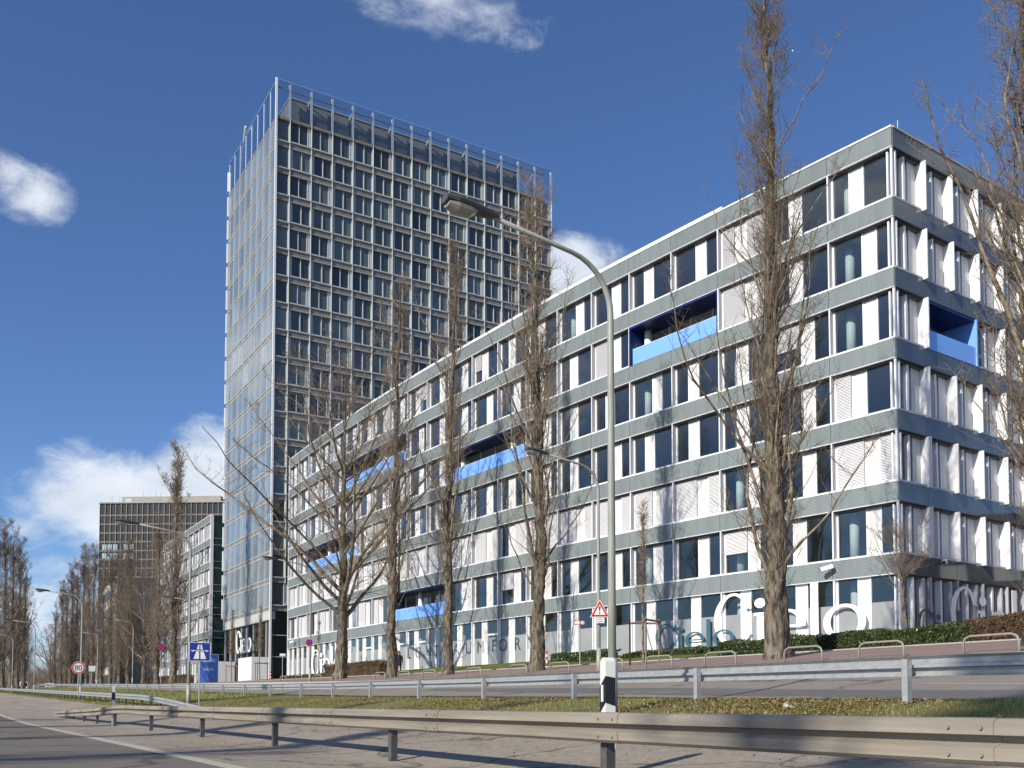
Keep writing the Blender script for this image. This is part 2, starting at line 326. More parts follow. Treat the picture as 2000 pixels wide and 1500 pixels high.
def big_mesh(name, V, Q, mts, midx=None, smooth=False):
    """V (n,3), Q (m,k) quads or triangles"""
    me = bpy.data.meshes.new(name); V = np.ascontiguousarray(V, np.float32); Q = np.ascontiguousarray(Q, np.int32); k = Q.shape[1]
    me.vertices.add(len(V)); me.vertices.foreach_set('co', V.ravel())
    me.loops.add(Q.size); me.loops.foreach_set('vertex_index', Q.ravel())
    me.polygons.add(len(Q)); me.polygons.foreach_set('loop_start', np.arange(0, Q.size, k, dtype=np.int32))
    for m in mts: me.materials.append(M[m])
    if midx is not None: me.polygons.foreach_set('material_index', np.ascontiguousarray(midx, np.int32))
    if smooth: me.polygons.foreach_set('use_smooth', np.ones(len(Q), bool))
    me.update(calc_edges=True); return me
def ob(name, me, parent=None, loc=(0, 0, 0), rz=0.0, scale=None, **tags):
    o = bpy.data.objects.new(name, me); COL.objects.link(o); o.location = loc; o.rotation_euler = (0, 0, rz)
    if scale: o.scale = scale if hasattr(scale, '__len__') else (scale,) * 3
    if parent: o.parent = parent
    for k, v in tags.items(): o[k] = v
    return o
def thing(name, label, category, loc=(0, 0, 0), rz=0.0, group=None):
    o = ob(name, None, None, loc, rz, label=label, category=category); o.empty_display_size = .3
    if group: o['group'] = group
    return o
def copy_tree(o, parent=None):
    c = o.copy(); COL.objects.link(c); c.parent = parent
    for ch in list(o.children): copy_tree(ch, c)
    return c

# ================================================================== THE SETTING: ground, roads, pavements
def strip(name, pa, pb, mt, s0, s1, ds=2.0, np_=4, dz=0.0, kind='structure', **tags):
    """sheet between p = pa(s) and pb(s), draped on the terrain"""
    fa = pa if callable(pa) else (lambda s: pa); fb = pb if callable(pb) else (lambda s: pb)
    S = np.arange(s0, s1 + ds * .5, ds); n = len(S); V = np.zeros((n, np_ + 1, 3))
    for i, s in enumerate(S):
        P = np.linspace(fa(s), fb(s), np_ + 1)
        V[i, :, 0] = s * DX + P * NX; V[i, :, 1] = s * DY + P * NY; V[i, :, 2] = gz(np.full_like(P, s), P) + dz
    I = np.arange(n * (np_ + 1)).reshape(n, np_ + 1)
    Q = np.stack([I[:-1, :-1], I[:-1, 1:], I[1:, 1:], I[1:, :-1]], -1).reshape(-1, 4)
    # winding: up
    o = ob(name, big_mesh(name, V.reshape(-1, 3), Q[:, ::-1], [mt], smooth=True), None)
    if kind: o['kind'] = kind
    for k, v in tags.items(): o[k] = v
    return o
def far_axis(a, b, lo, hi, step):
    m = list(np.arange(a, b + step, step)); x = b
    k = step
    while x < hi: k *= 1.35; x += k; m.append(x)
    x = a; k = step
    while x > lo: k *= 1.35; x -= k; m.insert(0, x)
    return np.array(m)
SA, PA = far_axis(-30, 260, -1600, 3500, 5), far_axis(-30, 40, -2200, 2200, 1)
gs, gp = np.meshgrid(SA, PA, indexing='ij')
V = np.stack([gs * DX + gp * NX, gs * DY + gp * NY, gz(gs, np.clip(gp, -399, 399)) - .05], -1)
I = np.arange(gs.size).reshape(gs.shape)
Q = np.stack([I[:-1, :-1], I[1:, :-1], I[1:, 1:], I[:-1, 1:]], -1).reshape(-1, 4)
ob('ground', big_mesh('ground', V.reshape(-1, 3), Q, ['terrain'], smooth=True), None, kind='structure')
strip('highway', -14, 3.55, 'asphalt', -60, 420, 3, 8)
ob_line = strip('edge_line', 3.55, 3.82, 'line', -60, 420, 3, 1, .001)
strip('road_shoulder', 3.82, lambda s: 9.25 if s < 40 else (9.25 + min(.8, (s - 40) * .06)), 'shoulder', -60, 420, 2, 7)
GA = lambda s: (9.25 if s < 40 else (9.25 + min(.8, (s - 40) * .06)))
GB = lambda s: p_far(s) + .75
strip('grass_verge', GA, GB, 'soil', -60, 420, 1.5, 10, .0)
strip('side_road', GB, 24.1, 'sideroad', -60, 420, 2, 8)
strip('asphalt_patch', lambda s: p_far(s) + 1.2 + max(0, (s - 10) * .06), lambda s: p_far(s) + 3.2 + max(0, .02 * (s - 10)), 'patch', -14, 40, 1.5, 3, .006)
strip('lane_line', lambda s: p_far(s) + 4.3, lambda s: p_far(s) + 4.42, 'line', -12, 13.0, 1, 1, .008)
# kerb: a real step
def kerb(name, pc, wd, hh, s0, s1, mt='kerb'):
    mb = MB(); S = np.arange(s0, s1, 4.0)
    for a, b in zip(S[:-1], S[1:]):
        q = [G(a, pc), G(a, pc + wd), G(b, pc + wd), G(b, pc)]
        lo = [v - Vector((0, 0, .2)) for v in q]; hi = [v + Vector((0, 0, hh)) for v in q]
        mb.face([hi[0], hi[3], hi[2], hi[1]][::-1], mt)
        mb.face([lo[0], hi[0], hi[3], lo[3]], mt); mb.face([lo[1], lo[2], hi[2], hi[1]], mt)
    return ob(name, mb.mesh(name), None, kind='structure')
kerb('kerb', 24.1, .18, .13, -40, 330)
strip('pavement', 24.28, 30.2, 'paving', -40, 330, 2, 5, .11)
kerb('pavement_edging', 30.2, .12, .15, -40, 116)
strip('lawn', 30.32, 34.6, 'lawn', -40, 116, 2, 4, .08)
strip('plaza', lambda s: 34.6 if s < 116 else 30.2, 110, 'plaza', -60, 330, 3, 6, .06)

# ================================================================== MAIN OFFICE BUILDING (curved, seven storeys)
def P_fac(s):
    u = s - 109.33; return 35.49 + .001178 * u * u + .0394 * u
ss = np.linspace(30.13, 109.33, 2000); pp = np.array([P_fac(s) for s in ss])
xx, yy = ss * DX + pp * NX, ss * DY + pp * NY
arc = np.concatenate([[0], np.cumsum(np.hypot(np.diff(xx), np.diff(yy)))])
NM = 22
PK = [Vector((np.interp(a, arc, xx), np.interp(a, arc, yy))) for a in np.linspace(0, arc[-1], NM + 1)]   # 0 = near corner
ML = arc[-1] / NM
ZG = 2.75 + EYE                    # plinth level
ZB = [6.18 + 3.5 * (6 - i) + EYE for i in range(7)]      # underside of cladding band i (0 = roof band)
BH, HW = .98, 2.52
def px(v, z):
    c, s = math.cos(PITCH), math.sin(PITCH); y = v[1]; zz = z - EYE
    d = y * c + zz * s
    return 1000 + FPX * v[0] / d
UC = [px((PK[k] + PK[k + 1]) / 2, 12) for k in range(NM)]   # photo column of each module's middle

def bay_mesh(kind, L, H, ground=False):
    """window bay: fin, frames, light panel, sill; local x along facade, y inward, z up from sill"""
    mb = MB(); yr = .34
    mb.box(0, .07, 0, yr + .04, 0, H, 'lgrey'); mb.box(-.003, .073, -.012, 0, 0, H, 'white')  # fin sides grey behind a white front: their shade is put into the colour
    a, b, c, d = (.17, 1.06, 1.90, L - .1) if kind == 'A' else (.17, 1.72, 2.56, L - .1)
    for x0, x1 in ((.07, a), (b, b + .09), (c - .09, c), (d, L)):
        mb.box(x0, x1, yr - .05, yr + .05, .1, H - .1, 'white')
    mb.box(b + .09, c - .09, yr - .02, yr + .04, .1, H - .1, 'white'); mb.box(b + .2, c - .2, yr - .035, yr - .02, .2, H - .2, 'panel')
    mb.box(.07, L, -.02, yr + .06, 0, .095, 'white')
    mb.box(.07, L, .12, yr + .06, H - .1, H, 'dark')
    return mb.mesh('window_bay'), (a, b, c, d)
def pane_mesh(x0, x1, z0, z1, y=.34, mt='glass'):
    return MB().box(x0, x1, y - .012, y + .012, z0, z1, mt).mesh('pane')
def blind_mesh(x0, x1, z0, z1, y=.22):
    mb = MB(); n = int((z1 - z0) / .075); h = (z1 - z0) / n
    for k in range(n):
        za, zb = z1 - k * h, z1 - (k + 1) * h
        mb.face([(x0, y - .015, zb + .004), (x1, y - .015, zb + .004), (x1, y + .035, za - .008), (x0, y + .035, za - .008)], 'blind')
        mb.face([(x0, y + .05, zb), (x1, y + .05, zb), (x1, y + .05, za), (x0, y + .05, za)], 'blind')
    mb.box(x0, x1, y - .02, y + .04, z0 - .05, z0, 'lgrey')
    return mb.mesh('blind')
def spandrel_mesh(L, h, mt='spandrel', ribs=13, trim=True, y1=.36, amp=.022):
    mb = MB(); g = .012
    for k in range(ribs):
        z0, z1 = .035 + (h - .035) * k / ribs, .035 + (h - .035) * (k + 1) / ribs; m = z0 + (z1 - z0) * .62
        mb.face([(g, .0, z0), (L - g, .0, z0), (L - g, -amp, m), (g, -amp, m)], mt); mb.face([(g, -amp, m), (L - g, -amp, m), (L - g, 0, z1), (g, 0, z1)], mt)
    mb.box(g, L - g, 0, y1, .035, h - .003, mt, skip=(2,))
    mb.box(0, L, -.03, y1, 0, .035, 'white' if trim else 'dark')
    return mb.mesh('cladding_panel')
FB = {}
for kd in 'AB':
    me, (a, b, c, d) = bay_mesh(kd, ML, HW)
    FB[kd] = dict(bay=me, p1=pane_mesh(a, b, .1, HW - .1), p2=pane_mesh(c, d, .1, HW - .1), b1=blind_mesh(a + .01, b - .01, .18, HW - .11), b2=blind_mesh(c + .01, d - .01, .18, HW - .11),
                  h1=blind_mesh(a + .01, b - .01, 1.2, HW - .11), h2=blind_mesh(c + .01, d - .01, 1.2, HW - .11))
SPAN = spandrel_mesh(ML, BH)
HG = ZB[6] - ZG
def ground_bay(L, H, door):
    mb = MB(); yr = .2
    mb.box(0, .08, .0, yr + .06, 0, H, 'white'); mb.box(.08, .2, yr - .05, yr + .05, 0, H, 'white')
    a, b, c, d = .2, 1.28, 2.02, L - .1
    mb.box(b, b + .1, yr - .06, yr + .06, 0, H, 'white'); mb.box(b + .1, c - .1, yr - .03, yr + .03, 0, H, 'white'); mb.box(b + .17, c - .17, yr - .05, yr - .03, .9, H - .15, 'panel'); mb.box(c - .1, c, yr - .06, yr + .06, 0, H, 'white')
    mb.box(d, L, yr - .05, yr + .05, 0, H, 'white')
    for x0, x1 in ((a, b), (c, d)): mb.box(x0, x1, yr - .05, yr + .05, 0, .12, 'white'); mb.box(x0, x1, yr - .04, yr + .04, H - .07, H, 'dark')
    if door: mb.box(c, d, yr - .05, yr + .05, 2.3, 2.45, 'white'); mb.box(c, c + .1, yr - .05, yr + .05, .12, 2.3, 'white'); mb.box(d - .1, d, yr - .05, yr + .05, .12, 2.3, 'white'); mb.box(c + .14, c + .18, yr - .12, yr - .06, .9, 1.5, 'lgrey')
    return mb.mesh('ground_floor_bay'), (a, b, c, d)
gm0, (ga, gb_, gc, gd) = ground_bay(ML, HG, False); gm1, _ = ground_bay(ML, HG, True)
FH = 2.15
GP1, GP2 = pane_mesh(ga, gb_, .12, HG - .07, .2), pane_mesh(gc, gd, .12, HG - .07, .2)
GF1 = MB().box(ga, gb_, .176, .186, .12, FH, 'frost').mesh('frosted_film'); GF2 = MB().box(gc, gd, .176, .186, .12, FH, 'frost').mesh('frosted_film')

LOGGIA = {}
for j, u0, u1 in [(1, 1202, 1415), (2, 888, 1007), (1, 687, 775), (3, 612, 680), (5, 770, 862)]:
    for k in range(NM):
        if u0 - 8 < UC[k] < u1 + 4: LOGGIA[(j, k)] = 1
def blinds_for(j, k, which, rng):
    u = UC[k]
    if j == 4 and (u < 1440 or u > 1570): return 'b' if rng.random() < .95 else None
    if j == 0 and 1415 < u < 1520: return 'b'
    if j == 1 and 1420 < u < 1560: return 'b'
    if j == 2 and 1545 < u < 1640 and which == 1: return 'h'
    if u < 760: return 'b' if rng.random() < .3 else None
    return ('b' if rng.random() < .5 else 'h') if rng.random() < .07 else None
base0 = Vector((PK[0].x, PK[0].y, ZG))
main = thing('office_building', 'curved seven-storey office block with grey-green bands, white frames and blue recessed balconies', 'building', base0)
def rel(v2, z): return (v2.x - base0.x, v2.y - base0.y, z - base0.z)
rb = random.Random(11)
log_mesh = None
for k in range(NM):
    o2 = PK[k + 1]; t = (PK[k] - PK[k + 1]).normalized(); rz = math.atan2(t.y, t.x)
    for i in range(7):
        ob('cladding_panel', SPAN, main, rel(o2, ZB[i]), rz)
    for j in range(6):
        zs = ZB[j + 1] + BH
        if (j, k) in LOGGIA: continue
        kd = 'A' if rb.random() < .5 else 'B'; F = FB[kd]
        b = ob('window_bay', F['bay'], main, rel(o2, zs), rz)
        pa_, pb_ = ob('pane', F['p1'], b), ob('pane', F['p2'], b); pa_.rotation_euler = (rb.uniform(-.006, .006), 0, rb.uniform(-.004, .004)); pb_.rotation_euler = (rb.uniform(-.006, .006), 0, rb.uniform(-.003, .003))
        for wq in (1, 2):
            bl = blinds_for(j, k, wq, rb)
            if bl == 'b': ob('blind', F['b%d' % wq], b)
            elif bl == 'h': ob('blind', F['h%d' % wq], b)
    dr = k in (9, 12, 13, 15, 19)
    b = ob('ground_floor_bay', gm1 if dr else gm0, main, rel(o2, ZG), rz)
    ob('pane', GP1, b); ob('pane', GP2, b); ob('frosted_film', GF1, b); ob('frosted_film', GF2, b)
# blue balconies: one recess per run of modules
runs = {}
for (j, k) in LOGGIA: runs.setdefault(j * 100 + (0 if j != 1 else (0 if UC[k] > 1000 else 1)), []).append((j, k))
for key, lst in runs.items():
    j = lst[0][0]; ks = sorted(k for _, k in lst); zs = ZB[j + 1] + BH
    o2, e2 = PK[ks[-1] + 1], PK[ks[0]]; t = (e2 - o2).normalized(); L = (e2 - o2).length; rz = math.atan2(t.y, t.x); D = 1.75
    mb = MB()
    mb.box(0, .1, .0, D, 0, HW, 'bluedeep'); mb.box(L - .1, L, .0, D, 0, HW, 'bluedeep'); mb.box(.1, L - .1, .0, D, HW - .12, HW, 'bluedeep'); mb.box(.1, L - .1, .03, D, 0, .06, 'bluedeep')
    mb.box(-.04, 0, -.02, .3, 0, HW, 'white'); mb.box(L, L + .05, -.02, .3, 0, HW, 'white')
    lg = ob('balcony', mb.mesh('balcony'), main, rel(o2, zs), rz)
    h = L / 2
    for q in range(2): ob('parapet_panel', MB().box(.32 + q * (L - .42) / 2 + .01, .32 + (q + 1) * (L - .42) / 2 - .01, .0, .05, .03, 1.0, 'blue').box(.32 + q * (L - .42) / 2 + .01, .32 + (q + 1) * (L - .42) / 2 - .01, -.01, .06, 1.0, 1.03, 'white').mesh('parapet_panel'), lg)
    n = max(4, int(L / 1.9))
    for q in range(n):
        x0, x1 = .1 + (L - .2) * q / n, .1 + (L - .2) * (q + 1) / n
        ob('pane', MB().box(x0 + .1, x1, D - .03, D, .1, HW - .15, 'glass').mesh('pane'), lg)
        ob('post', MB().box(x0, x0 + .1, D - .1, D + .02, .06, HW - .12, 'white').mesh('post'), lg)
# inside: slabs, core wall, round columns
inner = [PK[k] for k in range(NM + 1)]
nrm = []
for k in range(NM + 1):
    a, b = PK[max(k - 1, 0)], PK[min(k + 1, NM)]; t = (a - b).normalized(); nrm.append(Vector((-t.y, t.x)))
EN = Vector((math.sin(rad(55)), math.cos(rad(55))))      # direction the end facade runs back from the near corner
ENI = Vector((-EN.y, EN.x))                                # inward of the end facade
ED, EL = 16.8, 2.4
def outline(off_front, off_end, depth):
    a = [PK[k] + nrm[k] * off_front for k in range(NM + 1)]
    a[0] = a[0] + ENI * off_end
    b = [PK[k] + nrm[k] * depth for k in range(NM + 1)]; b[0] = PK[0] + EN * depth + ENI * off_end
    return a, b
def poly_rel(a, b): return [(v.x - base0.x, v.y - base0.y) for v in a] + [(v.x - base0.x, v.y - base0.y) for v in reversed(b)]
a, b = outline(.42, .5, ED - .1)
pr = poly_rel(a, b)[::-1]
for i in range(7):
    z = ZB[i] - ZG
    ob('floor_slab', MB().prism(pr, z + .05, z + BH - .05, 'floor' if i else 'plaza', None).mesh('floor_slab'), main)
    ob('ceiling', MB().prism(pr, z + .03, z + .049, 'ceil').mesh('ceiling'), main)
a, b = outline(6.5, 5.0, 7.0)
ob('core_wall', MB().prism(poly_rel(a, b)[::-1], 0, ZB[0] - ZG, 'inner').mesh('core_wall'), main)
a, b = outline(ED - .35, 0.1, ED)
ob('rear_wall', MB().prism(poly_rel(a, b)[::-1], 0, ZB[0] + BH - ZG - .02, 'panel').mesh('rear_wall'), main)
w0 = PK[NM]; wi = nrm[NM]; tl = Vector((wi.y, -wi.x))
ob('end_wall', MB().prism([tuple(v - Vector(base0[:2])) for v in (w0 + wi * .02 - tl * .25, w0 + wi * .02 - tl * .012, w0 + wi * ED - tl * .012, w0 + wi * ED - tl * .25)][::-1], 0, ZB[0] + BH - ZG, 'white').mesh('end_wall'), main)
colm = {}
for k in range(1, NM + 1, 2):
    v = PK[k] + nrm[k] * 1.15 + (PK[k - 1] - PK[k]).normalized() * .55
    for j in range(7):
        z0 = (ZB[j + 1] + BH) if j < 6 else ZG; h = ZB[j] - z0
        key = round(h, 2)
        if key not in colm: colm[key] = MB().tube([(0, 0, 0), (0, 0, h)], .24, 14, 'column').mesh('column', True)
        ob('column', colm[key], main, rel(v, z0))
# roof edge: white coping, set-back louvre band on the middle stretch
COP = MB().box(-.0, ML, -.05, .45, 0, .09, 'white').mesh('coping')
LOUV = spandrel_mesh(ML, .36, 'panel', 8, False, .2)
LCOP = MB().box(0, ML, -.06, .3, 0, .1, 'white').mesh('louvre_coping')
for k in range(NM):
    o2 = PK[k + 1]; t = (PK[k] - PK[k + 1]).normalized(); rz = math.atan2(t.y, t.x)
    ob('coping', COP, main, rel(o2, ZB[0] + BH), rz)
    if 640 < UC[k] < 1450:
        sb = nrm[k] * .5
        ob('louvre_band', LOUV, main, rel(o2 + sb, ZB[0] + BH + .09), rz); ob('louvre_coping', LCOP, main, rel(o2 + sb, ZB[0] + BH + .45), rz)
for u in (1272, 1728, 1450):
    kk = min(range(NM), key=lambda q: abs(UC[q] - u)); v = PK[kk] + nrm[kk] * .6
    ob('roof_rod', MB().tube([(0, 0, 0), (0, 0, .55)], .02, 6, 'lgrey').mesh('roof_rod'), main, rel(v, ZB[0] + BH + .0))
# corner post
t0 = (PK[0] - PK[1]).normalized()
CP = MB().box(0, .1, 0, .1, 0, HW, 'white').mesh('corner_post')
for j in range(6): ob('corner_post', CP, main, rel(PK[0] + EN * .02 - t0 * .02, ZB[j + 1] + BH), math.atan2(EN.y, EN.x))
ob('corner_post', MB().box(0, .1, 0, .1, 0, HG, 'white').mesh('corner_post'), main, rel(PK[0] + EN * .02 - t0 * .02, ZG), math.atan2(EN.y, EN.x))
# end facade with big white fins
def end_bay(L, H, ground=False):
    mb = MB(); yr = .34
    if not ground: mb.box(L - .07, L, -.26, yr + .04, -.03, H - .02, 'white')
    else: mb.box(L - .1, L, -.1, yr, 0, H - .02, 'lgrey')
    mb.box(.0, .12, yr - .04, yr + .05, .1, H - .1, 'white'); mb.box(.98, 1.13, .12 if not ground else .05, yr + .05, .1, H - .1, 'white')
    mb.box(1.13, 1.3, yr - .05, yr + .05, .1, H - .1, 'lgrey')
    if not ground: mb.box(1.66, L - .07, yr - .03, yr + .04, .1, H - .1, 'panel'); mb.box(1.6, 1.66, yr - .06, yr + .05, .1, H - .1, 'white')
    else: mb.box(1.75, 1.88, -.05, yr + .05, .1, H - .1, 'lgrey')
    mb.box(0, L, -.02, yr + .06, 0, .095, 'lgrey'); mb.box(0, L, .1, yr + .06, H - .1, H, 'dark')
    return mb.mesh('window_bay')
EB, EBG = end_bay(EL, HW), end_bay(EL, HG, True)
EP = pane_mesh(.12, .98, .1, HW - .1); EP2 = pane_mesh(1.3, 1.6, .1, HW - .1); EPG1 = pane_mesh(.12, .98, .1, HG - .1); EPG2 = pane_mesh(1.3, EL - .1, .1, HG - .1); EFG = MB().box(.12, EL - .1, .36, .37, .1, FH, 'frost').mesh('frosted_film')
ESP = spandrel_mesh(EL, BH, 'spandrel_flat', 1, False, .36, .002)
rze = math.atan2(EN.y, EN.x)
for i in range(int(ED / EL)):
    v = PK[0] + EN * (EL * i + .1)
    for q in range(7): ob('cladding_panel', ESP, main, rel(v, ZB[q]), rze)
    ob('coping', MB().box(0, EL, -.05, .45, 0, .09, 'lgrey').mesh('coping'), main, rel(v, ZB[0] + BH), rze)
    for j in range(6):
        if j == 2 and i in (1, 2): continue
        bb = ob('window_bay', EB, main, rel(v, ZB[j + 1] + BH), rze); ob('pane', EP, bb); ob('pane', EP2, bb)
    bb = ob('ground_floor_bay', EBG, main, rel(v, ZG), rze); ob('pane', EPG1, bb); ob('pane', EPG2, bb); ob('frosted_film', EFG, bb)
mb = MB(); L = 2 * EL; D = 1.75
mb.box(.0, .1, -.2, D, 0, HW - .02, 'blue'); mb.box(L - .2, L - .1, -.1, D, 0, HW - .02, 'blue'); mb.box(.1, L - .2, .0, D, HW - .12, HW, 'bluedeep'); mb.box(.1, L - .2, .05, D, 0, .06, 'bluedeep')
lg = ob('balcony', mb.mesh('balcony'), main, rel(PK[0] + EN * (EL + .12), ZB[3] + BH), rze)
ob('parapet_panel', MB().box(.1, L - .2, -.02, .04, .03, 1.0, 'blue').mesh('parapet_panel'), lg)
ob('pane', MB().box(.1, L - .2, D - .03, D, .1, HW - .12, 'glass').mesh('pane'), lg)
# lettering on the ground-floor glass
def cielo(h, mt, d=.03, sx=1.0):
    """round didone-like word in white film, letter height h (x-height .62h)"""
    mb = MB(); T = .115 * h; tn = .05 * h; x = 0
    mb.ring(.345 * h, .5 * h, .345 * h, .52 * h, T, tn, rad(24), rad(330), 0, d, mt, 44); mb.box(.62 * h, .65 * h, 0, d, .68 * h, .94 * h, mt)
    x = .74 * h
    mb.box(x, x + T, 0, d, 0, .6 * h, mt); mb.disc(x + T / 2, .78 * h, .095 * h, 0, mt, 24); mb.box(x - .05 * h, x, 0, d, .54 * h, .6 * h, mt)
    x += T + .08 * h
    mb.ring(x + .29 * h, .3 * h, .29 * h, .32 * h, T * .9, tn, rad(0), rad(318), 0, d, mt, 40); mb.box(x + .1 * h, x + .57 * h, .001, d, .285 * h, .325 * h, mt)
    x += .65 * h
    mb.box(x, x + T, 0, d, 0, 1.06 * h, mt)
    x += T + .07 * h
    mb.ring(x + .3 * h, .3 * h, .3 * h, .32 * h, T * .9, tn, 0, rad(360), 0, d, mt, 44)
    mb.v = [(a * sx, b, c) for a, b, c in mb.v]
    return mb.mesh('lettering'), (x + .6 * h) * sx
def on_facade(u):
    """module, point and rotation of the facade where photo column u meets the ground floor"""
    best = None
    for k in range(NM):
        a, b = PK[k + 1], PK[k]
        ua, ub = px(a, 5), px(b, 5)
        if ua <= u <= ub: 
            f_ = (u - ua) / (ub - ua)
            # perspective-correct
            da, db = a.y, b.y; f_ = f_ * da / (db + f_ * (da - db))
            t = (b - a).normalized(); return k, a + (b - a) * f_, math.atan2(t.y, t.x), Vector((-t.y, t.x))
    return None
def put_word(u, z, h, mt, off, sx=1.0):
    k, v, rz, nn = on_facade(u); me, wdt = cielo(h, mt, .03, sx)
    ob('lettering', me, main, rel(v - nn * off, ZG + z), rz)
put_word(1396, .42, 2.85, 'text_white', .06, 1.42)
put_word(1281, .42, 1.5, 'text_teal', .05, 1.7)
put_word(609, .2, 2.6, 'text_white', .06, 1.5)
def text_mesh(txt, size, mt, depth=.01):
    cu = bpy.data.curves.new('text', 'FONT'); cu.body = txt; cu.size = size; cu.extrude = depth; cu.align_x = 'CENTER'
    o = bpy.data.objects.new('text', cu); COL.objects.link(o)
    me = bpy.data.meshes.new_from_object(o.evaluated_get(bpy.context.evaluated_depsgraph_get())); bpy.data.objects.remove(o)
    me.transform(Matrix.Rotation(rad(90), 4, 'X')); me.materials.clear(); me.materials.append(M[mt]); me.name = 'lettering'; return me
for ch, u in zip('LICHTRAUMFORM', (796, 806, 813, 833, 849, 869, 888, 912, 935, 961, 979, 1007, 1034)):
    r_ = on_facade(u)
    if r_: ob('letter', text_mesh(ch, 1.35, 'text_grey'), main, rel(r_[1] + r_[3] * .155, ZG + 1.05), r_[2])
me, wd = cielo(2.75, 'signwhite', .03, 1.35); ob('lettering', me, main, rel(PK[0] + EN * 4.1 - ENI * .12, ZG + .35), rze)
me, wd = cielo(1.5, 'text_grey', .03, 1.5); ob('lettering', me, main, rel(PK[0] + EN * 1.2 - ENI * .11, ZG + .3), rze)

# ================================================================== GLASS TOWER
TS0, TS1, TP0, TP1 = 118.7, 141.4, 36.4, 77.0
ZT = 74.8 + EYE; FH_T = 3.5
tb = Vector((*XY(TS0, TP0), ZG))
tower = thing('glass_tower', 'tall glass office tower with a see-through glass screen around its roof', 'tower', tb, ROAD_ROT)
# local axes of the tower: x = -(s - TS0) (towards the camera side positive), y = p - TP0, z up from the plaza
TL, TD = TS1 - TS0, TP1 - TP0
HT = ZT - ZG
NB = 8; bw = TL / NB
levels = [HT - .35 - FH_T * k for k in range(20)]            # floor lines, top down
levels = [z for z in levels if z > 9.0]
zlob = levels[-1]
ob('core', MB().box(-TL + .6, -.6, .6, TD - .4, 0, HT - .3, 'floor').mesh('core'), tower)
# road front (facing the highway): flush glass
SPB = MB().box(.03, bw - .03, -.0, .1, 0, .5, 'brown').box(0, bw, -.05, .08, -.05, .05, 'stone').box(0, bw, -.05, .08, .5, .58, 'stone').mesh('spandrel')
FP = [MB().box(.04, bw - .04, .0, .05, .58, FH_T - .05, 'towerfront').mesh('pane') for _ in range(1)][0]
for q in range(NB):
    for z in levels:
        o = ob('spandrel', SPB, tower, (-TL + q * bw, 0, z - FH_T)); 
        pn = ob('pane', FP, tower, (-TL + q * bw, 0, z - FH_T)); pn.rotation_euler = (R0.uniform(-.004, .004), 0, R0.uniform(-.004, .004))
for q in range(NB + 1):
    ob('mullion', MB().box(-.035, .035, -.07, .06, zlob - FH_T, HT, 'stone').mesh('mullion'), tower, (-TL + q * bw, 0, 0))
ob('spandrel', MB().box(-TL, 0, -.02, .1, levels[0], HT, 'brown').mesh('spandrel'), tower)
# side facing the camera
NR = 14; rw = 2.86; x0r = .6 * rw
def side_bay(wd, flip):
    mb = MB()
    mb.box(0, wd, .0, .4, 0, .72, 'brown'); mb.box(0, wd, -.14, .3, .72, .88, 'stone'); mb.box(0, wd, -.08, .2, -.02, .05, 'stone')
    a, b, c = (.1, 1.22, 2.4) if not flip else (wd - 2.4, wd - 1.28, wd - .1)
    f0 = (a - .08, a); 
    xs = [(a - .08, a), (b, b + .1), (c, c + .08)]
    for x, y in xs: mb.box(max(x, 0), min(y, wd), .12, .35,   .88, FH_T - .05, 'stone')
    if not flip: mb.box(c + .08, wd - .06, .16, .3, .75, FH_T - .05, 'towerpanel')
    else: mb.box(.06, a - .08, .16, .3, .75, FH_T - .05, 'towerpanel')
    pn = MB().box(a, b, .25, .3, .75, FH_T - .05, 'towerglass').box(b + .1, c, .25, .3, .75, FH_T - .05, 'towerglass').mesh('pane')
    return mb.mesh('window'), pn
SB = [side_bay(rw, False), side_bay(rw, True)]
edgew = .6 * rw
EDGEB = MB().box(0, edgew, .05, .4, 0, .62, 'brown').box(0, edgew, -.12, .3, .62, .75, 'stone').box(0, .12, .12, .35, .75, FH_T, 'stone').box(.12, edgew - .12, .25, .3, .75, FH_T - .05, 'towerglass').box(edgew - .12, edgew, .1, .35, .75, FH_T, 'stone').mesh('window')
# this face is the plane x = 0, running along +y; its local frame: x' = y, inward = -x
RZ_SIDE = rad(90)
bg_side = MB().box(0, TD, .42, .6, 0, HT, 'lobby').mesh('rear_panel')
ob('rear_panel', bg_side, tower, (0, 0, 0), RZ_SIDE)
rt = random.Random(5)
for fi, z in enumerate(levels):
    for q in range(NR):
        if z - FH_T < 27.5 - q * .0 and q > 1 + (0 if z > 20 else 0): 
            # behind the low block and never seen: keep only the two bays at the corner
            if z < 27.0: continue
        me, pn = SB[(fi + (0 if rt.random() < .8 else 1)) % 2]
        wn_ = ob('window', me, tower, (0, edgew + q * rw, z - FH_T), RZ_SIDE); ob('pane', pn, wn_)
    ob('window', EDGEB, tower, (0, 0, z - FH_T), RZ_SIDE)
ob('spandrel', MB().box(0, TD, -.1, .4, levels[0], HT, 'brown').mesh('spandrel'), tower, (0, 0, 0), RZ_SIDE)
HS = 79.5 + EYE - ZG        # top of the roof screen
for q in range(NR + 1):
    y = edgew + q * rw
    ob('mullion', MB().box(-.035, .035, -.18, .1, 20 if q > 1 else zlob, HT, 'stone').mesh('mullion'), tower, (0, y, 0), RZ_SIDE)
    ob('screen_post', MB().box(-.1, .1, -.08, .28, HT, HS - .2, 'white').mesh('screen_post'), tower, (0, y, 0), RZ_SIDE)
    if q % 2 == 1: ob('screen_brace', MB().tube([(-.15, y, HS - .9), (-2.3, y - .2, HS - 2.3)], .09, 6, 'white').mesh('screen_brace'), tower)
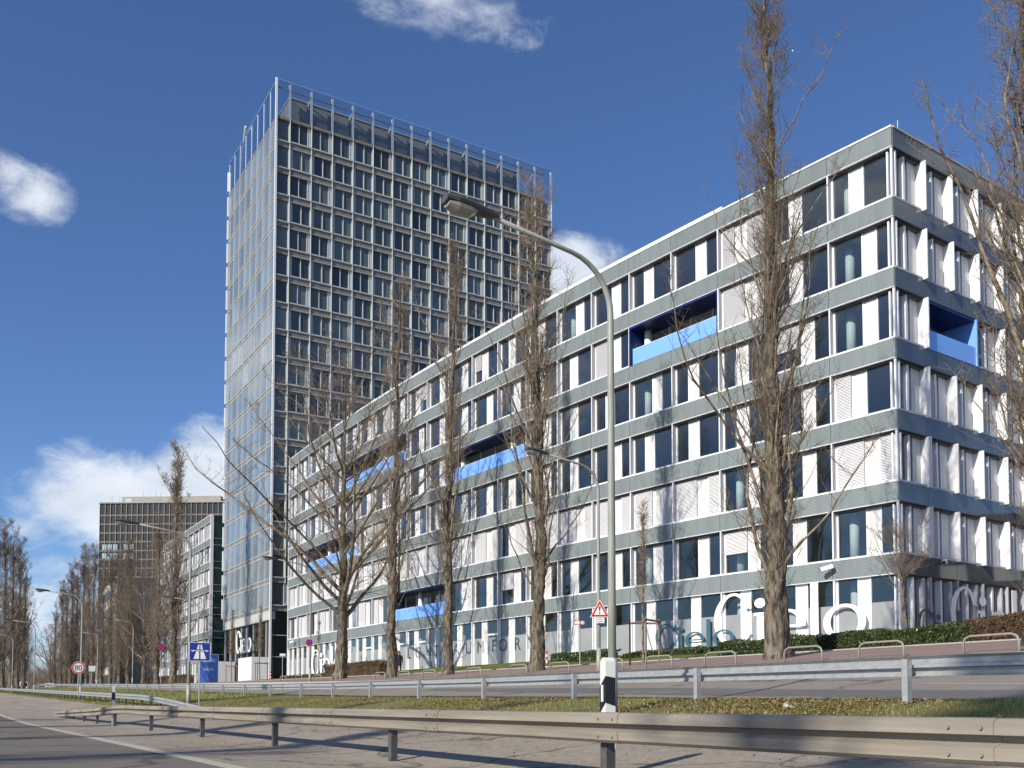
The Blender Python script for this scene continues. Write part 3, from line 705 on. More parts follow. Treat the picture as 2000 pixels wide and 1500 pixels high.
for q in range(NB):
    ob('screen_post', MB().box(-.06, .06, -.05, .12, HT, HS - .2, 'white').mesh('screen_post'), tower, (-TL + q * bw, 0, 0))
    ob('screen_pane', MB().box(.04, bw - .04, -.04, -.02, HT, HS, 'clear').mesh('screen_pane'), tower, (-TL + q * bw, 0, 0))
for q in range(NR + 1):
    y0_, y1_ = (0, edgew) if q == 0 else (edgew + (q - 1) * rw, edgew + q * rw)
    ob('screen_pane', MB().box(y0_ + .03, y1_ - .03, -.12, -.1, HT, HS, 'clear').mesh('screen_pane'), tower, (0, 0, 0), RZ_SIDE)
ob('screen_rail', MB().box(0, TD, .0, .18, HS - 1.05, HS - .85, 'lgrey').mesh('screen_rail'), tower, (0, 0, 0), RZ_SIDE)
ob('screen_rail', MB().box(0, TD, -.13, -.09, HS, HS + .05, 'stone').mesh('screen_rail'), tower, (0, 0, 0), RZ_SIDE)
ob('screen_rail', MB().box(-TL, 0, -.05, -.01, HS, HS + .05, 'stone').mesh('screen_rail'), tower)
ob('corner_strip', MB().box(-.02, .22, -.25, -.0, 0, HS + .1, 'white').mesh('corner_strip'), tower)
for k_, z in enumerate(levels + [HT + 3.4]):
    ob('corner_strip', MB().box(-TL - .3, -TL - .05, -.25, .05, z - FH_T + .55, z - .06, 'white').mesh('corner_strip'), tower)
ob('plant_room', MB().box(-TL + 3, -1.1, 2.0, TD - 4.2, HT, HT + 3.45, 'plant').box(-TL + 2.9, -1.0, 1.9, TD - 4.1, HT + 3.45, HT + 3.62, 'lgrey').mesh('plant_room'), tower)
ob('roof_slab', MB().box(-TL, 0, 0.1, TD, HT - .3, HT, 'lgrey').mesh('roof_slab'), tower)
cr = MB().tube([(-TL + 1.5, 1.2, HT), (-TL + 1.5, 1.2, HT + 2.6), (-TL + 9.5, -.4, HT + 5.2)], .14, 8, 'white'); ob('cleaning_crane', cr.mesh('cleaning_crane'), tower)
# lobby
LB = MB().box(.05, bw - .05, .35, .4, 0, zlob - FH_T, 'lobby').mesh('pane')
for q in range(NB):
    ob('pane', LB, tower, (-TL + q * bw, 0, 0))
    ob('lobby_post', MB().box(-.05, .05, .2, .45, 0, zlob - FH_T, 'stone').mesh('lobby_post'), tower, (-TL + q * bw, 0, 0))
ob('spandrel', MB().box(-TL, 0, -.05, .5, zlob - FH_T - 1.1, zlob - FH_T - .06, 'stone').mesh('spandrel'), tower)
for x0_, x1_ in ((-TL + .1, -TL + 6.2), (-6.6, -.6)):
    ob('entrance_block', MB().box(x0_, x1_, -2.2, .1, 0, 2.9, 'white').mesh('entrance_block'), tower)
for z in (2.9, 5.6): ob('lobby_rail', MB().box(0, 6, -.03, .06, z, z + .09, 'stone').mesh('lobby_rail'), tower, (0, 0, 0), RZ_SIDE)
me, wd = cielo(3.0, 'text_white', .12); ob('lettering', me, tower, (-TL + 7.7, -.25, 3.95), 0)

# ================================================================== SECOND LOW BLOCK beyond the tower
S2, P2, N2 = 147.6, 35.9, 11
b2o = Vector((*XY(S2, P2), ZG))
blk = thing('office_building', 'low banded office block with a dark green glass end, beyond the tower', 'building', b2o, ROAD_ROT)
for k in range(N2):
    x = -(k + 1) * ML
    for i in range(7): ob('cladding_panel', SPAN, blk, (x, 0, ZB[i] - ZG))
    for j in range(6):
        if (j, k) in ((5, 2), (5, 3), (4, 8), (4, 9)):
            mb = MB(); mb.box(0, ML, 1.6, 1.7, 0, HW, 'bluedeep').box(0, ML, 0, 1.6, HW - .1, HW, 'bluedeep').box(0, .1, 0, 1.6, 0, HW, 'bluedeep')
            lg = ob('balcony', mb.mesh('balcony'), blk, (x, 0, ZB[j + 1] + BH - ZG)); ob('parapet_panel', MB().box(.1, ML, 0, .05, 0, 1.0, 'blue').mesh('parapet_panel'), lg); continue
        F = FB['A' if rb.random() < .5 else 'B']; b = ob('window_bay', F['bay'], blk, (x, 0, ZB[j + 1] + BH - ZG)); ob('pane', F['p1'], b); ob('pane', F['p2'], b)
        if rb.random() < .4: ob('blind', F['b1'], b)
        if rb.random() < .4: ob('blind', F['b2'], b)
    b = ob('ground_floor_bay', gm0, blk, (x, 0, 0)); ob('pane', GP1, b); ob('pane', GP2, b)
    ob('coping', COP, blk, (x, 0, ZB[0] + BH - ZG))
ob('core_wall', MB().box(-N2 * ML, -.3, 1.9, 14, 0, ZB[0] + BH - ZG - .02, 'inner').mesh('core_wall'), blk)
ob('corner_strip', MB().box(.0, .22, -.05, .4, 0, ZB[0] + BH - ZG + .1, 'white').mesh('corner_strip'), blk)
for j in range(7):
    z0 = (ZB[j + 1] if j < 6 else ZG) - ZG; z1 = (ZB[j] - ZG) if j else ZB[0] + BH - ZG
    ob('end_pane', MB().box(.05, .15, .45, 12, z0 + .04, z1 - .02, 'greenglass').mesh('end_pane'), blk)
    ob('end_rail', MB().box(.05, .19, .45, 12, z0 - .02, z0 + .04, 'lgrey').mesh('end_rail'), blk)
    ob('end_rail', MB().box(.05, .19, .45, 12, z0 + 1.0, z0 + 1.05, 'lgrey').mesh('end_rail'), blk)

# ================================================================== DARK HIGH-RISE in the distance
DD = 375.0
def far_x(u): return (u - 1000) / FPX / math.cos(PITCH) * DD
xa, xb = far_x(190), far_x(470)
_, e_t = ray(300, 984); zt_ = e_t * DD + EYE
zb_ = 3.4
hr = thing('office_high_rise', 'dark bronze high-rise with pale vertical fins and a flat concrete roof house', 'building', (xa, DD, zb_), rad(-3))
Wd, Hd = xb - xa, zt_ - zb_
ob('wall', MB().box(0, Wd, 0, 30, 0, Hd, 'bronze').mesh('wall'), hr)
ob('side_wall', MB().box(-.25, 0, -.05, 30, 0, Hd + .4, 'concrete').mesh('side_wall'), hr)
fl = 3.45; k = 0
z = Hd - 4.6
while z > 6:
    ob('floor_band', MB().box(0, Wd, -.25, 0, z - .35, z + .25, 'bronzeband').mesh('floor_band'), hr); z -= fl; k += 1
nf = int(Wd / 2.08)
for q in range(nf + 1): ob('fin', MB().box(q * Wd / nf - .1, q * Wd / nf + .1, -.4, -.02, 24 if q % 1 == 0 else 0, Hd, 'palefin').mesh('fin'), hr)
for q in list(range(0, 3)) + [4, 5]:
    for r in (4, 5): ob('pane', MB().box(q * Wd / nf * 1 + .25 + 1.0, (q + 1) * Wd / nf + .8, -.3, -.19, Hd - 4.6 - fl * r + .3, Hd - 4.6 - fl * r + 2.4, 'paleblue').mesh('pane'), hr)
ob('parapet', MB().box(-.3, Wd + .2, -.6, 30, Hd, Hd + .5, 'concrete').mesh('parapet'), hr)
ob('roof_house', MB().box(7.2, 46.5, 3, 26, Hd + .5, Hd + 3.3, 'concrete').box(8.6, 11.2, 2.9, 3, Hd + 1.2, Hd + 2.6, 'lgrey').mesh('roof_house'), hr)
for x_, h_ in ((2.2, 4.2), (5.3, 4.2), (14.5, 5.6), (19.6, 5.6), (21.5, 5.6)): ob('antenna', MB().tube([(x_, 5, Hd + .4), (x_ + (.3 if x_ > 10 else 0), 5, Hd + h_)], .09, 5, 'lgrey').mesh('antenna'), hr)
ob('antenna', MB().box(1.8, 5.6, 4.9, 5.1, Hd + .4, Hd + 1.5, 'lgrey').mesh('antenna'), hr)
for q in range(7): ob('pillar', MB().box(4 + q * 7.2, 5.2 + q * 7.2, -1.2, -.6, 0, 24, 'concrete').mesh('pillar'), hr)
# beige block between the trees
sB, pB = at(196, 33.5)
bb = thing('office_building', 'beige strip-windowed block half hidden behind the poplars, left of the bronze high-rise', 'building', (*XY(sB, pB), float(gz(sB, pB)) - .1), ROAD_ROT)
ob('wall', MB().box(0, 16, 0, 22, 0, 23, 'beige').mesh('wall'), bb)
ob('side_wall', MB().box(16, 17, .5, 30, 0, 24, 'greywall').mesh('side_wall'), bb)
for r in range(6):
    for q in range(6): ob('window', MB().box(.4 + q * 2.6, 2.7 + q * 2.6, -.12, 0.0, 1.4 + r * 3.6, 3.4 + r * 3.6, 'winband').box(.3 + q * 2.6, 2.8 + q * 2.6, -.16, 0, 1.2 + r * 3.6, 1.4 + r * 3.6, 'white').mesh('window'), bb)
    for q in range(6): ob('window', MB().box(-.12, 0, .5 + q * 3.4, 3.4 + q * 3.4, 1.4 + r * 3.6, 3.4 + r * 3.6, 'winband').mesh('window'), bb)
# building across the side street, seen only as a reflection in the end facade
rbx = thing('apartment_building', 'orange and dark grey building across the side street, mirrored in the end facade', 'building', (56, 26, ZG))
ob('wall', MB().box(0, 14, 0, 52, 0, 12.5, 'dark').mesh('wall'), rbx)
ro = random.Random(2)
for q in range(13):
    for r in range(4):
        if ro.random() < .45: ob('panel', MB().box(-.1, 0, q * 4 + .1, q * 4 + 3.9, r * 3.1 + .2, r * 3.1 + 3.0, 'orange').mesh('panel'), rbx)
        else: ob('window', MB().box(-.08, 0, q * 4 + .6, q * 4 + 2.6, r * 3.1 + .8, r * 3.1 + 2.5, 'winband' if ro.random() < .6 else 'panel').mesh('window'), rbx)

# ================================================================== TREES
ORD = ['first', 'second', 'third', 'fourth', 'fifth', 'sixth', 'seventh', 'eighth', 'ninth', 'tenth', 'eleventh', 'twelfth', 'thirteenth', 'fourteenth', 'fifteenth', 'sixteenth']
def tubes(P, Rd, k):
    """P (n,m,3) polylines, Rd (n,m) radii -> verts, quads"""
    n, m, _ = P.shape
    T = np.empty_like(P); T[:, 1:-1] = P[:, 2:] - P[:, :-2]; T[:, 0] = P[:, 1] - P[:, 0]; T[:, -1] = P[:, -1] - P[:, -2]
    T /= np.linalg.norm(T, axis=2, keepdims=True) + 1e-9
    ref = np.array([.9, .43, .05]); a = np.cross(T, ref); a /= np.linalg.norm(a, axis=2, keepdims=True) + 1e-9; b = np.cross(T, a)
    th = np.arange(k) * 2 * np.pi / k
    V = P[:, :, None, :] + Rd[:, :, None, None] * (a[:, :, None, :] * np.cos(th)[None, None, :, None] + b[:, :, None, :] * np.sin(th)[None, None, :, None])
    I = np.arange(n * m * k).reshape(n, m, k); J = np.roll(I, -1, axis=2)
    Q = np.stack([I[:, :-1], J[:, :-1], J[:, 1:], I[:, 1:]], -1).reshape(-1, 4)
    return V.reshape(-1, 3), Q
def join(parts):
    V, Q, o = [], [], 0
    for v, q in parts: V.append(v); Q.append(q + o); o += len(v)
    return np.concatenate(V), np.concatenate(Q)
def interp_rows(P, idx, t):
    """points at fraction t along polylines P[idx]"""
    m = P.shape[1] - 1; f = np.clip(t, 0, .999) * m; i = f.astype(int); w_ = (f - i)[:, None]
    return P[idx, i] * (1 - w_) + P[idx, i + 1] * w_
def grow(rng, base, out, up, length, m, curve, wander):
    """branches: start points, outward unit dirs, initial up-ness -> polylines bending upwards"""
    n = len(base); P = np.zeros((n, m, 3)); P[:, 0] = base; d = out * np.sqrt(1 - up ** 2)[:, None]; d[:, 2] += up
    for j in range(1, m):
        P[:, j] = P[:, j - 1] + d * (length / (m - 1))[:, None]
        d = d + rng.normal(0, wander, (n, 3)); d[:, 2] += curve; d /= np.linalg.norm(d, axis=1, keepdims=True)
    return P
def make_tree(seed, H, r0, Rc, cb, nlimb, nsub, ntwig, style='col', lean=(0, 0), tw_r=.009, leaders=2):
    rng = np.random.default_rng(seed)
    m = 60; KS = 18; t = np.linspace(0, 1, m)
    wand = np.cumsum(rng.normal(0, .03, (m, 2)), 0) * (H / 26)
    Ht = H * (.97 if style == 'col' else .8)
    tr = np.stack([wand[:, 0] + lean[0] * t ** 1.3, wand[:, 1] + lean[1] * t ** 1.3, t * Ht], 1); tr[0, :2] = 0
    rr = r0 * ((1 - t) ** .95 * .82 + .03) + r0 * .45 * np.exp(-t * Ht / .55) + r0 * .1 * np.exp(-((t * Ht - 1.9) / .5) ** 2)
    V, Q = tubes(tr[None], rr[None], KS)
    V = V.reshape(m, KS, 3); ax = tr[:, None, :]
    rid = np.sin(np.arange(KS)[None, :, None] * 2 * np.pi / KS * 5 + 2.0 * np.sin(t * 9)[:, None, None]) * .07
    bump = 1 + rid + .1 * rng.normal(0, 1, (m, KS, 1)) * np.clip(1.4 - t * 2.0, .25, 1)[:, None, None] + .16 * (rng.random((m, KS, 1)) > .95)
    V = ax + (V - ax) * bump
    trunk = big_mesh('trunk', V.reshape(-1, 3), Q, ['bark'], smooth=True)
    # limbs
    h = cb + (1 - cb) * np.sort(rng.random(nlimb) ** 1.2) * (.9 if style == 'col' else .68)
    start = interp_rows(tr[None], np.zeros(nlimb, int), h * H / Ht if style == 'col' else np.clip(h * H / Ht, 0, .98))
    az = np.arange(nlimb) * 2.399 + rng.normal(0, .5, nlimb); out = np.stack([np.cos(az), np.sin(az), np.zeros(nlimb)], 1)
    hh = start[:, 2] / H
    if style == 'col':
        L = H * (.10 + .27 * rng.random(nlimb)) * np.clip(1.24 - hh, .14, 1) ** 1.05; up = np.clip(.5 + .36 * rng.random(nlimb), 0, .95)
        L = np.minimum(L, (H - start[:, 2]) * 1.0 + .3); spread = Rc / (H * .24)
        up = np.sqrt(np.clip(1 - ((1 - up ** 2) * spread ** 2), .1, .97)); curve, wan = .13, .15
    else:
        L = H * (.30 + .34 * rng.random(nlimb)) * np.clip(1.25 - hh, .3, 1); up = .55 + .25 * rng.random(nlimb); curve, wan = .055, .09
    PL = grow(rng, start, out, up, L, 11, curve, wan)
    rt = np.interp(start[:, 2], tr[:, 2], rr)
    RL = np.minimum(rt * .6, (.0072 * L + .007) * (1.0 if style == 'col' else 1.75) * (.6 + .8 * rng.random(nlimb)))[:, None] * np.linspace(1, .16, 11)[None]
    # sub branches
    il = np.repeat(np.arange(nlimb), nsub); n2 = len(il); tt = .12 + .86 * rng.random(n2)
    st = interp_rows(PL, il, tt); dirl = PL[il, -1] - PL[il, 0]; 
    az = rng.random(n2) * 6.283; out = np.stack([np.cos(az), np.sin(az), np.zeros(n2)], 1)
    L2 = L[il] * (.12 + .26 * rng.random(n2)) * (1.15 - tt) + .4; up2 = .5 + .4 * rng.random(n2) if style == 'col' else .25 + .5 * rng.random(n2)
    P2 = grow(rng, st, out, up2, L2, 6, .16 if style == 'col' else .07, .16); R2 = np.clip(.0055 * L2 + .005, .007, .05)[:, None] * np.linspace(1, .35, 6)[None]
    # twigs, also straight off the trunk
    i2 = np.repeat(np.arange(n2), ntwig); n3 = len(i2); t3 = .15 + .85 * rng.random(n3); s3 = interp_rows(P2, i2, t3)
    az = rng.random(n3) * 6.283; out = np.stack([np.cos(az), np.sin(az), np.zeros(n3)], 1); L3 = .2 + .5 * rng.random(n3)
    P3 = grow(rng, s3, out, .35 + .55 * rng.random(n3), L3, 4, .12, .22); R3 = (tw_r * (.6 + .6 * rng.random(n3)))[:, None] * np.array([1, .85, .7, .4])[None]
    ns = int(nlimb * (1.6 if style == 'col' else .6)); hs = (.045 + .3 * rng.random(ns) ** 1.1); s4 = interp_rows(tr[None], np.zeros(ns, int), hs * H / Ht); az = rng.random(ns) * 6.283; o4 = np.stack([np.cos(az), np.sin(az), 0 * az], 1)
    L4 = (.5 + 1.5 * rng.random(ns)) * H / 27; P4 = grow(rng, s4, o4, .45 + .4 * rng.random(ns), L4, 6, .2, .14); R4 = np.full((ns, 1), max(tw_r * 1.3, .01)) * np.linspace(1.2, .4, 6)[None]
    i5 = np.repeat(np.arange(ns), 4); s5 = interp_rows(P4, i5, .4 + .6 * rng.random(ns * 4)); az = rng.random(ns * 4) * 6.283; o5 = np.stack([np.cos(az), np.sin(az), 0 * az], 1); P5 = grow(rng, s5, o5, .5 + .4 * rng.random(ns * 4), .2 + .4 * rng.random(ns * 4), 4, .15, .15); R5 = np.full((ns * 4, 4), tw_r * .8)
    return trunk, big_mesh('limb', *tubes(PL, RL, 6), ['branch'], smooth=True), big_mesh('crown', *join([tubes(P2, R2, 3), tubes(P3, R3, 3), tubes(P4, R4, 3), tubes(P5, R5, 3)]), ['twig'])
def place_tree(meshes, s, p, label, rz=0, scale=1.0, group=None, name='poplar_tree', dz=-.12):
    t = thing(name, label, 'tree', G(s, p, dz), rz, group)
    if scale != 1.0: t.scale = (scale,) * 3
    ob('trunk', meshes[0], t); ob('limbs', meshes[1], t); ob('twigs', meshes[2], t)
    return t
PT = 26.3
def tree_at(u): return at(u, PT)
place_tree(make_tree(21, 27.4, .48, 3.0, .09, 80, 12, 8, tw_r=.0072), *tree_at(1523), 'thick burred poplar with a columnar bare crown in front of the white lettering', 0)
place_tree(make_tree(22, 27.4, .38, 3.4, .13, 62, 12, 8, tw_r=.0085), *tree_at(1048), 'bare poplar left of the tall lamp post, its crown crossing the tower edge', 1.0)
place_tree(make_tree(23, 27.5, .33, 2.2, .18, 46, 11, 7, tw_r=.009), *tree_at(873), 'slim bare poplar right of the walking person', 2.0)
place_tree(make_tree(24, 28.6, .37, 3.0, .13, 50, 12, 7, tw_r=.0095), *tree_at(765), 'tall bare poplar directly left of the walking person', 3.0)
place_tree(make_tree(31, 27, .5, 6, .15, 34, 28, 9, 'spread', tw_r=.0095), *tree_at(663), 'broad bare tree with spreading limbs in front of the tower corner', .6)
s6, p6 = at(2040, PT)
place_tree(make_tree(27, 27.5, .48, 2.7, .1, 80, 13, 8, tw_r=.0075), s6, p6, 'bare poplar cut by the right edge of the picture', .4)
FT = [make_tree(41, 29, .42, 3.2, .08, 70, 12, 7, tw_r=.018), make_tree(42, 27, .4, 3.6, .07, 70, 12, 7, tw_r=.018), make_tree(43, 24, .4, 5, .12, 30, 20, 8, 'spread', tw_r=.016)]
for f3 in FT:
    f3[2].materials[0] = M['fartwig']
far_spec = [(336, 26.3, 0, 1.08, 'bare poplar left of the blue motorway sign, its tip above the roof house'), (306, 26.6, 1, .88, 'bare poplar at the left end of the second banded block'),
            (279, 26.2, 2, .95, 'bare spreading tree third to the left of the motorway sign'), (250, 26.4, 0, .8, 'bare poplar before the bronze high-rise, fourth from the motorway sign'),
            (232, 26.2, 1, .86, 'bare poplar before the bronze high-rise, fifth from the motorway sign'), (214, 26.5, 0, .8, 'bare poplar before the beige block'),
            (197, 26.3, 1, .84, 'bare poplar at the left edge of the bronze high-rise')]
for u, p, k, sc, lb in far_spec: place_tree(FT[k], *at(u, p), lb, R0.random() * 6, sc, 'bare trees along the far pavement')
for i, (u, p, k, sc) in enumerate([(181, 26.3, 0, .95), (169, 26.4, 1, 1.0), (158, 26.2, 0, 1.02), (147, 26.3, 1, 1.0), (137, 26.5, 0, .98), (127, 26.3, 1, .95), (117, 26.2, 0, .9), (106, 26, 1, .8), (98, 25.6, 2, .8)]):
    place_tree(FT[k], *at(u, p), ORD[i] + ' poplar of the far row, counted leftwards from the bronze high-rise', R0.random() * 6, sc, 'far poplar row behind the speed sign')
for i, (u, p, k, sc) in enumerate([(-14, 9.5, 1, 1.1), (4, 11.8, 0, 1.12), (20, 13.4, 1, 1.15), (33, 15.0, 0, 1.05), (45, 16.4, 1, .95)]):
    place_tree(FT[k], *at(u, p), ORD[i] + ' bare poplar from the left picture edge, in the roadside clump', R0.random() * 6, sc, 'poplar clump at the left edge')
# poplars on the other side of the highway, behind the camera: they throw the long shadows on the road
for i, (s, p, k, sc) in enumerate([(-3, -24, 0, .95), (9, -26, 1, 1.0), (19, -25, 0, .9), (31, -27, 1, 1.0), (44, -25, 0, 1.05)]):
    place_tree(FT[k], s, p, 'poplar across the highway throwing the ' + ORD[i] + ' long shadow from the right', R0.random() * 6, sc, 'poplars across the highway')
# bare scrub closing the far end of the road
rng = np.random.default_rng(9); n = 9000
sS = 290 + 160 * rng.random(n); pS = -30 + 75 * rng.random(n); bx = np.stack([sS * DX + pS * NX, sS * DY + pS * NY, gz(sS, pS)], 1)
hS = 3 + 7 * rng.random(n); az = rng.random(n) * 6.283; out = np.stack([np.cos(az), np.sin(az), 0 * az], 1)
bx[:, 2] += 6 * rng.random(n) ** 1.5
V, Q = tubes(grow(rng, bx, out, .45 + .5 * rng.random(n), hS * .8, 5, .05, .25), np.linspace(.05, .02, 5)[None].repeat(n, 0), 3)
ob('scrub', big_mesh('scrub', V, Q, ['fartwig']), None, kind='stuff', label='brown bare scrub and far trees closing the end of the road', category='scrub')

# young staked trees
def young(seed, H, r, dense):
    rng = np.random.default_rng(seed); m = 8; t = np.linspace(0, 1, m)
    tr = np.stack([.05 * np.sin(t * 4), .04 * np.sin(t * 5), t * H], 1); V, Q = tubes(tr[None], (r * (1 - t * .85))[None], 8)
    trunk = big_mesh('trunk', V, Q, ['branch'], smooth=True)
    n = dense; h = .35 + .63 * rng.random(n); st = interp_rows(tr[None], np.zeros(n, int), h); az = rng.random(n) * 6.283; out = np.stack([np.cos(az), np.sin(az), 0 * az], 1)
    L = (.3 + .9 * rng.random(n)) * (1.2 - h); P = grow(rng, st, out, .55 + .4 * rng.random(n), L, 5, .15, .12)
    i2 = np.repeat(np.arange(n), 4); s3 = interp_rows(P, i2, .2 + .8 * rng.random(n * 4)); az = rng.random(n * 4) * 6.283; o3 = np.stack([np.cos(az), np.sin(az), 0 * az], 1)
    P3 = grow(rng, s3, o3, .4 + .5 * rng.random(n * 4), .12 + .25 * rng.random(n * 4), 3, .1, .2)
    return trunk, big_mesh('crown', *join([tubes(P, np.linspace(.011, .005, 5)[None].repeat(n, 0), 3), tubes(P3, np.full((n * 4, 3), .008), 3)]), ['twig'])
def stakes(t, h=2.1):
    for a, b in ((-.7, -.45), (.7, -.45), (0, .65)): ob('stake', MB().tube([(a, b, -.2), (a, b, h)], .045, 6, 'stake').mesh('stake'), t)
    ob('cross_bar', MB().tube([(-.85, -.45, h - .12), (.85, -.45, h - .12)], .045, 6, 'stake').tube([(-.7, -.45, h - .2), (0, .65, h - .2)], .04, 6, 'stake').tube([(.7, -.45, h - .2), (0, .65, h - .2)], .04, 6, 'stake').mesh('cross_bar'), t)
for sd_, u, p, H, de, lb, stk in [(1, 1257, 27.2, 7.4, 130, 'young columnar tree tied to a timber stake frame before the teal lettering', 1), (2, 452, 30.5, 8.6, 200, 'left of the two young columnar trees staked before the tower entrance', 1),
                                  (3, 507, 30.5, 8.2, 200, 'right of the two young columnar trees staked before the tower entrance', 1), (4, 622, 30.6, 5.2, 40, 'thin young bare tree beside the no-stopping sign', 0)]:
    s, p = at(u, p); t = thing('young_tree', lb, 'tree', G(s, p, .05), sd_); a, b = young(sd_, H, .06, de); ob('trunk', a, t); ob('crown', b, t)
    if stk: stakes(t)
s, p = at(1771, 33.6); mt_ = make_tree(55, 5.2, .09, 2.0, .35, 14, 9, 4, 'spread', tw_r=.008)
place_tree(mt_, s, p, 'small crooked bare tree at the building corner behind the hedge', 2.0, 1.0, None, 'small_tree')

# ================================================================== HEDGES
def hedge(label, u0, u1, p0, wd, h, leaf, nleaf, seed, size=.06, group=None):
    s0, _ = at(u0, p0); s1, _ = at(u1, p0); lo, hi = min(s0, s1), max(s0, s1); L = hi - lo
    rng = np.random.default_rng(seed); c = G((lo + hi) / 2, p0, .05); zc = c.z
    t = thing('hedge', label, 'hedge', c, ROAD_ROT)
    def grd(x, y): return gz((lo + hi) / 2 - x, p0 + y) - zc + .05
    # woody core
    mb = MB(); n = max(2, int(L / .8))
    for k in range(n):
        x0, x1 = -L / 2 + .12 + (L - .24) * k / n, -L / 2 + .12 + (L - .24) * (k + 1) / n; z0 = float(grd((x0 + x1) / 2, 0)); hh = h * (.78 + .1 * rng.random())
        mb.box(x0, x1, -wd / 2 + .14, wd / 2 - .14, z0 - .3, z0 + hh, 'leafbrown' if leaf == 'leafbrown' else 'litter' if False else leaf)
    ob('core', mb.mesh('core'), t)
    x = -L / 2 + L * rng.random(nleaf); y = (rng.random(nleaf) - .5) * wd; z = h * (1 - .9 * rng.random(nleaf) ** 1.6)
    # push to the shell
    f = rng.random(nleaf); y = np.where(f < .45, -wd / 2 + .12 * rng.random(nleaf), y); z = np.where(f > .55, h * (.88 + .2 * rng.random(nleaf)), z)
    wav = .08 * np.sin(x * 1.7) + .05 * np.sin(x * 4.1 + 1); z = z * (1 + wav); y = y + .06 * np.sin(x * 2.3)
    C = np.stack([x, y, z + grd(x, y)], 1)
    a = rng.normal(0, 1, (nleaf, 3)); a /= np.linalg.norm(a, axis=1, keepdims=True); b = np.cross(a, rng.normal(0, 1, (nleaf, 3))); b /= np.linalg.norm(b, axis=1, keepdims=True)
    sz = size * (.6 + .8 * rng.random(nleaf))[:, None]
    V = np.stack([C - a * sz, C + b * sz * .45, C + a * sz, C - b * sz * .45], 1).reshape(-1, 3)
    ob('leaves', big_mesh('leaves', V, np.arange(nleaf * 4).reshape(-1, 4), [leaf]), t, kind='stuff')
    return t
hedge('clipped dark green hedge along the pavement right of the burred poplar', 1424, 1925, 31.0, 1.3, .62, 'leafgreen', 26000, 1, .055)
hedge('low evergreen border under the teal lettering', 1230, 1420, 33.2, .9, .28, 'leafgreen', 7000, 2, .05)
hedge('dark evergreen shrubs left of the leaning lamp, below the warning sign', 1088, 1200, 33.0, 1.0, .5, 'leafgreen', 6000, 3, .055)
hedge('brown leafless hedge at the right picture edge', 1912, 2060, 31.2, 1.5, .8, 'leafbrown', 13000, 4, .05)
hedge('clipped brown hedge between the two trees left of the person', 642, 752, 31.8, 1.2, 1.05, 'leafbrown', 14000, 5, .05)
hedge('low brown hedge before the second block', 292, 372, 31.5, 1.2, 1.3, 'leafbrown', 9000, 6, .08)
hedge('low dark planting at the foot of the block beside the no-stopping sign', 560, 640, 33.0, .8, .3, 'leafgreen', 4000, 7, .05)

# grass blades and dead leaves on the verge, lawn tufts
rng = np.random.default_rng(4)
def blades(n, S, Pv, hmin, hmax, wd, lean):
    s, p = S, Pv; B = np.stack([s * DX + p * NX, s * DY + p * NY, gz(s, p) - .01], 1); az = rng.random(n) * 6.283; h = (hmin + (hmax - hmin) * rng.random(n) ** 2)[:, None]
    a = np.stack([np.cos(az), np.sin(az), 0 * az], 1) * (wd * (.6 + .8 * rng.random(n)))[:, None]; tip = B + np.stack([np.cos(az + 1.5), np.sin(az + 1.5), 0 * az], 1) * lean * h * rng.random((n, 1)); tip[:, 2] += h[:, 0]
    V = np.stack([B - a, B + a, tip], 1).reshape(-1, 3); return V, np.arange(n * 3).reshape(-1, 3)
n = 110000; S = 2 + 70 * rng.random(n) ** 1.7; f = rng.random(n); pf = np.array([p_far(x) for x in S]); Pv = 9.25 + (pf + .75 - 9.25) * f
cl = np.sin(S * 2.1 + 3 * np.sin(Pv * 1.3)) + np.sin(Pv * 3.1 + S * .7); keep = rng.random(n) < np.clip(.62 + .3 * cl, .12, 1); S, Pv = S[keep], Pv[keep]
V, Q = blades(len(S), S, Pv, .025, .11, .006, .9)
n = 60000; S2_ = 55 + 110 * rng.random(n) ** 1.2; pf = np.array([p_far(x) for x in S2_]); ga_ = np.array([GA(x) for x in S2_]); P2_ = ga_ + (pf + .7 - ga_) * rng.random(n); V2_, Q2_ = blades(n, S2_, P2_, .06, .22, .014, .9)
V, Q = np.concatenate([V, V2_]), np.concatenate([Q, Q2_ + len(V)])
ob('verge_grass', big_mesh('verge_grass', V, Q, ['grassblade']), None, kind='stuff', label='short winter grass on the verge between the two roads', category='grass')
n = 44000; S = 3 + 45 * rng.random(n) ** 1.5; pf = np.array([p_far(x) for x in S]); Pv = 9.3 + (pf + .4 - 9.3) * rng.random(n); keep = (np.sin(S * .55 + 1) + np.sin(S * 1.3 + Pv) * .6 + rng.normal(0, .5, n)) > .15; S, Pv = S[keep], Pv[keep]; n = len(S)
C = np.stack([S * DX + Pv * NX, S * DY + Pv * NY, gz(S, Pv) + .02 + .03 * rng.random(n)], 1); a = rng.normal(0, 1, (n, 3)) * np.array([1, 1, .35]); a /= np.linalg.norm(a, axis=1, keepdims=True); b = np.cross(a, np.array([.1, .2, 1.])); sz = (.018 + .025 * rng.random(n))[:, None]
V = np.stack([C - a * sz, C + b * sz * .7, C + a * sz, C - b * sz * .7], 1).reshape(-1, 3)
ob('leaf_litter', big_mesh('leaf_litter', V, np.arange(n * 4).reshape(-1, 4), ['litter']), None, kind='stuff', label='brown dead leaves scattered over the verge', category='leaves')
n = 26000; S = 22 + 70 * rng.random(n) ** 1.3; Pv = 30.4 + 4.0 * rng.random(n); V, Q = blades(n, S, Pv, .1, .17, .01, .7)
ob('lawn_grass', big_mesh('lawn_grass', V, Q, ['grassblade']), None, kind='stuff', label='strip of lawn along the foot of the curved block', category='grass')
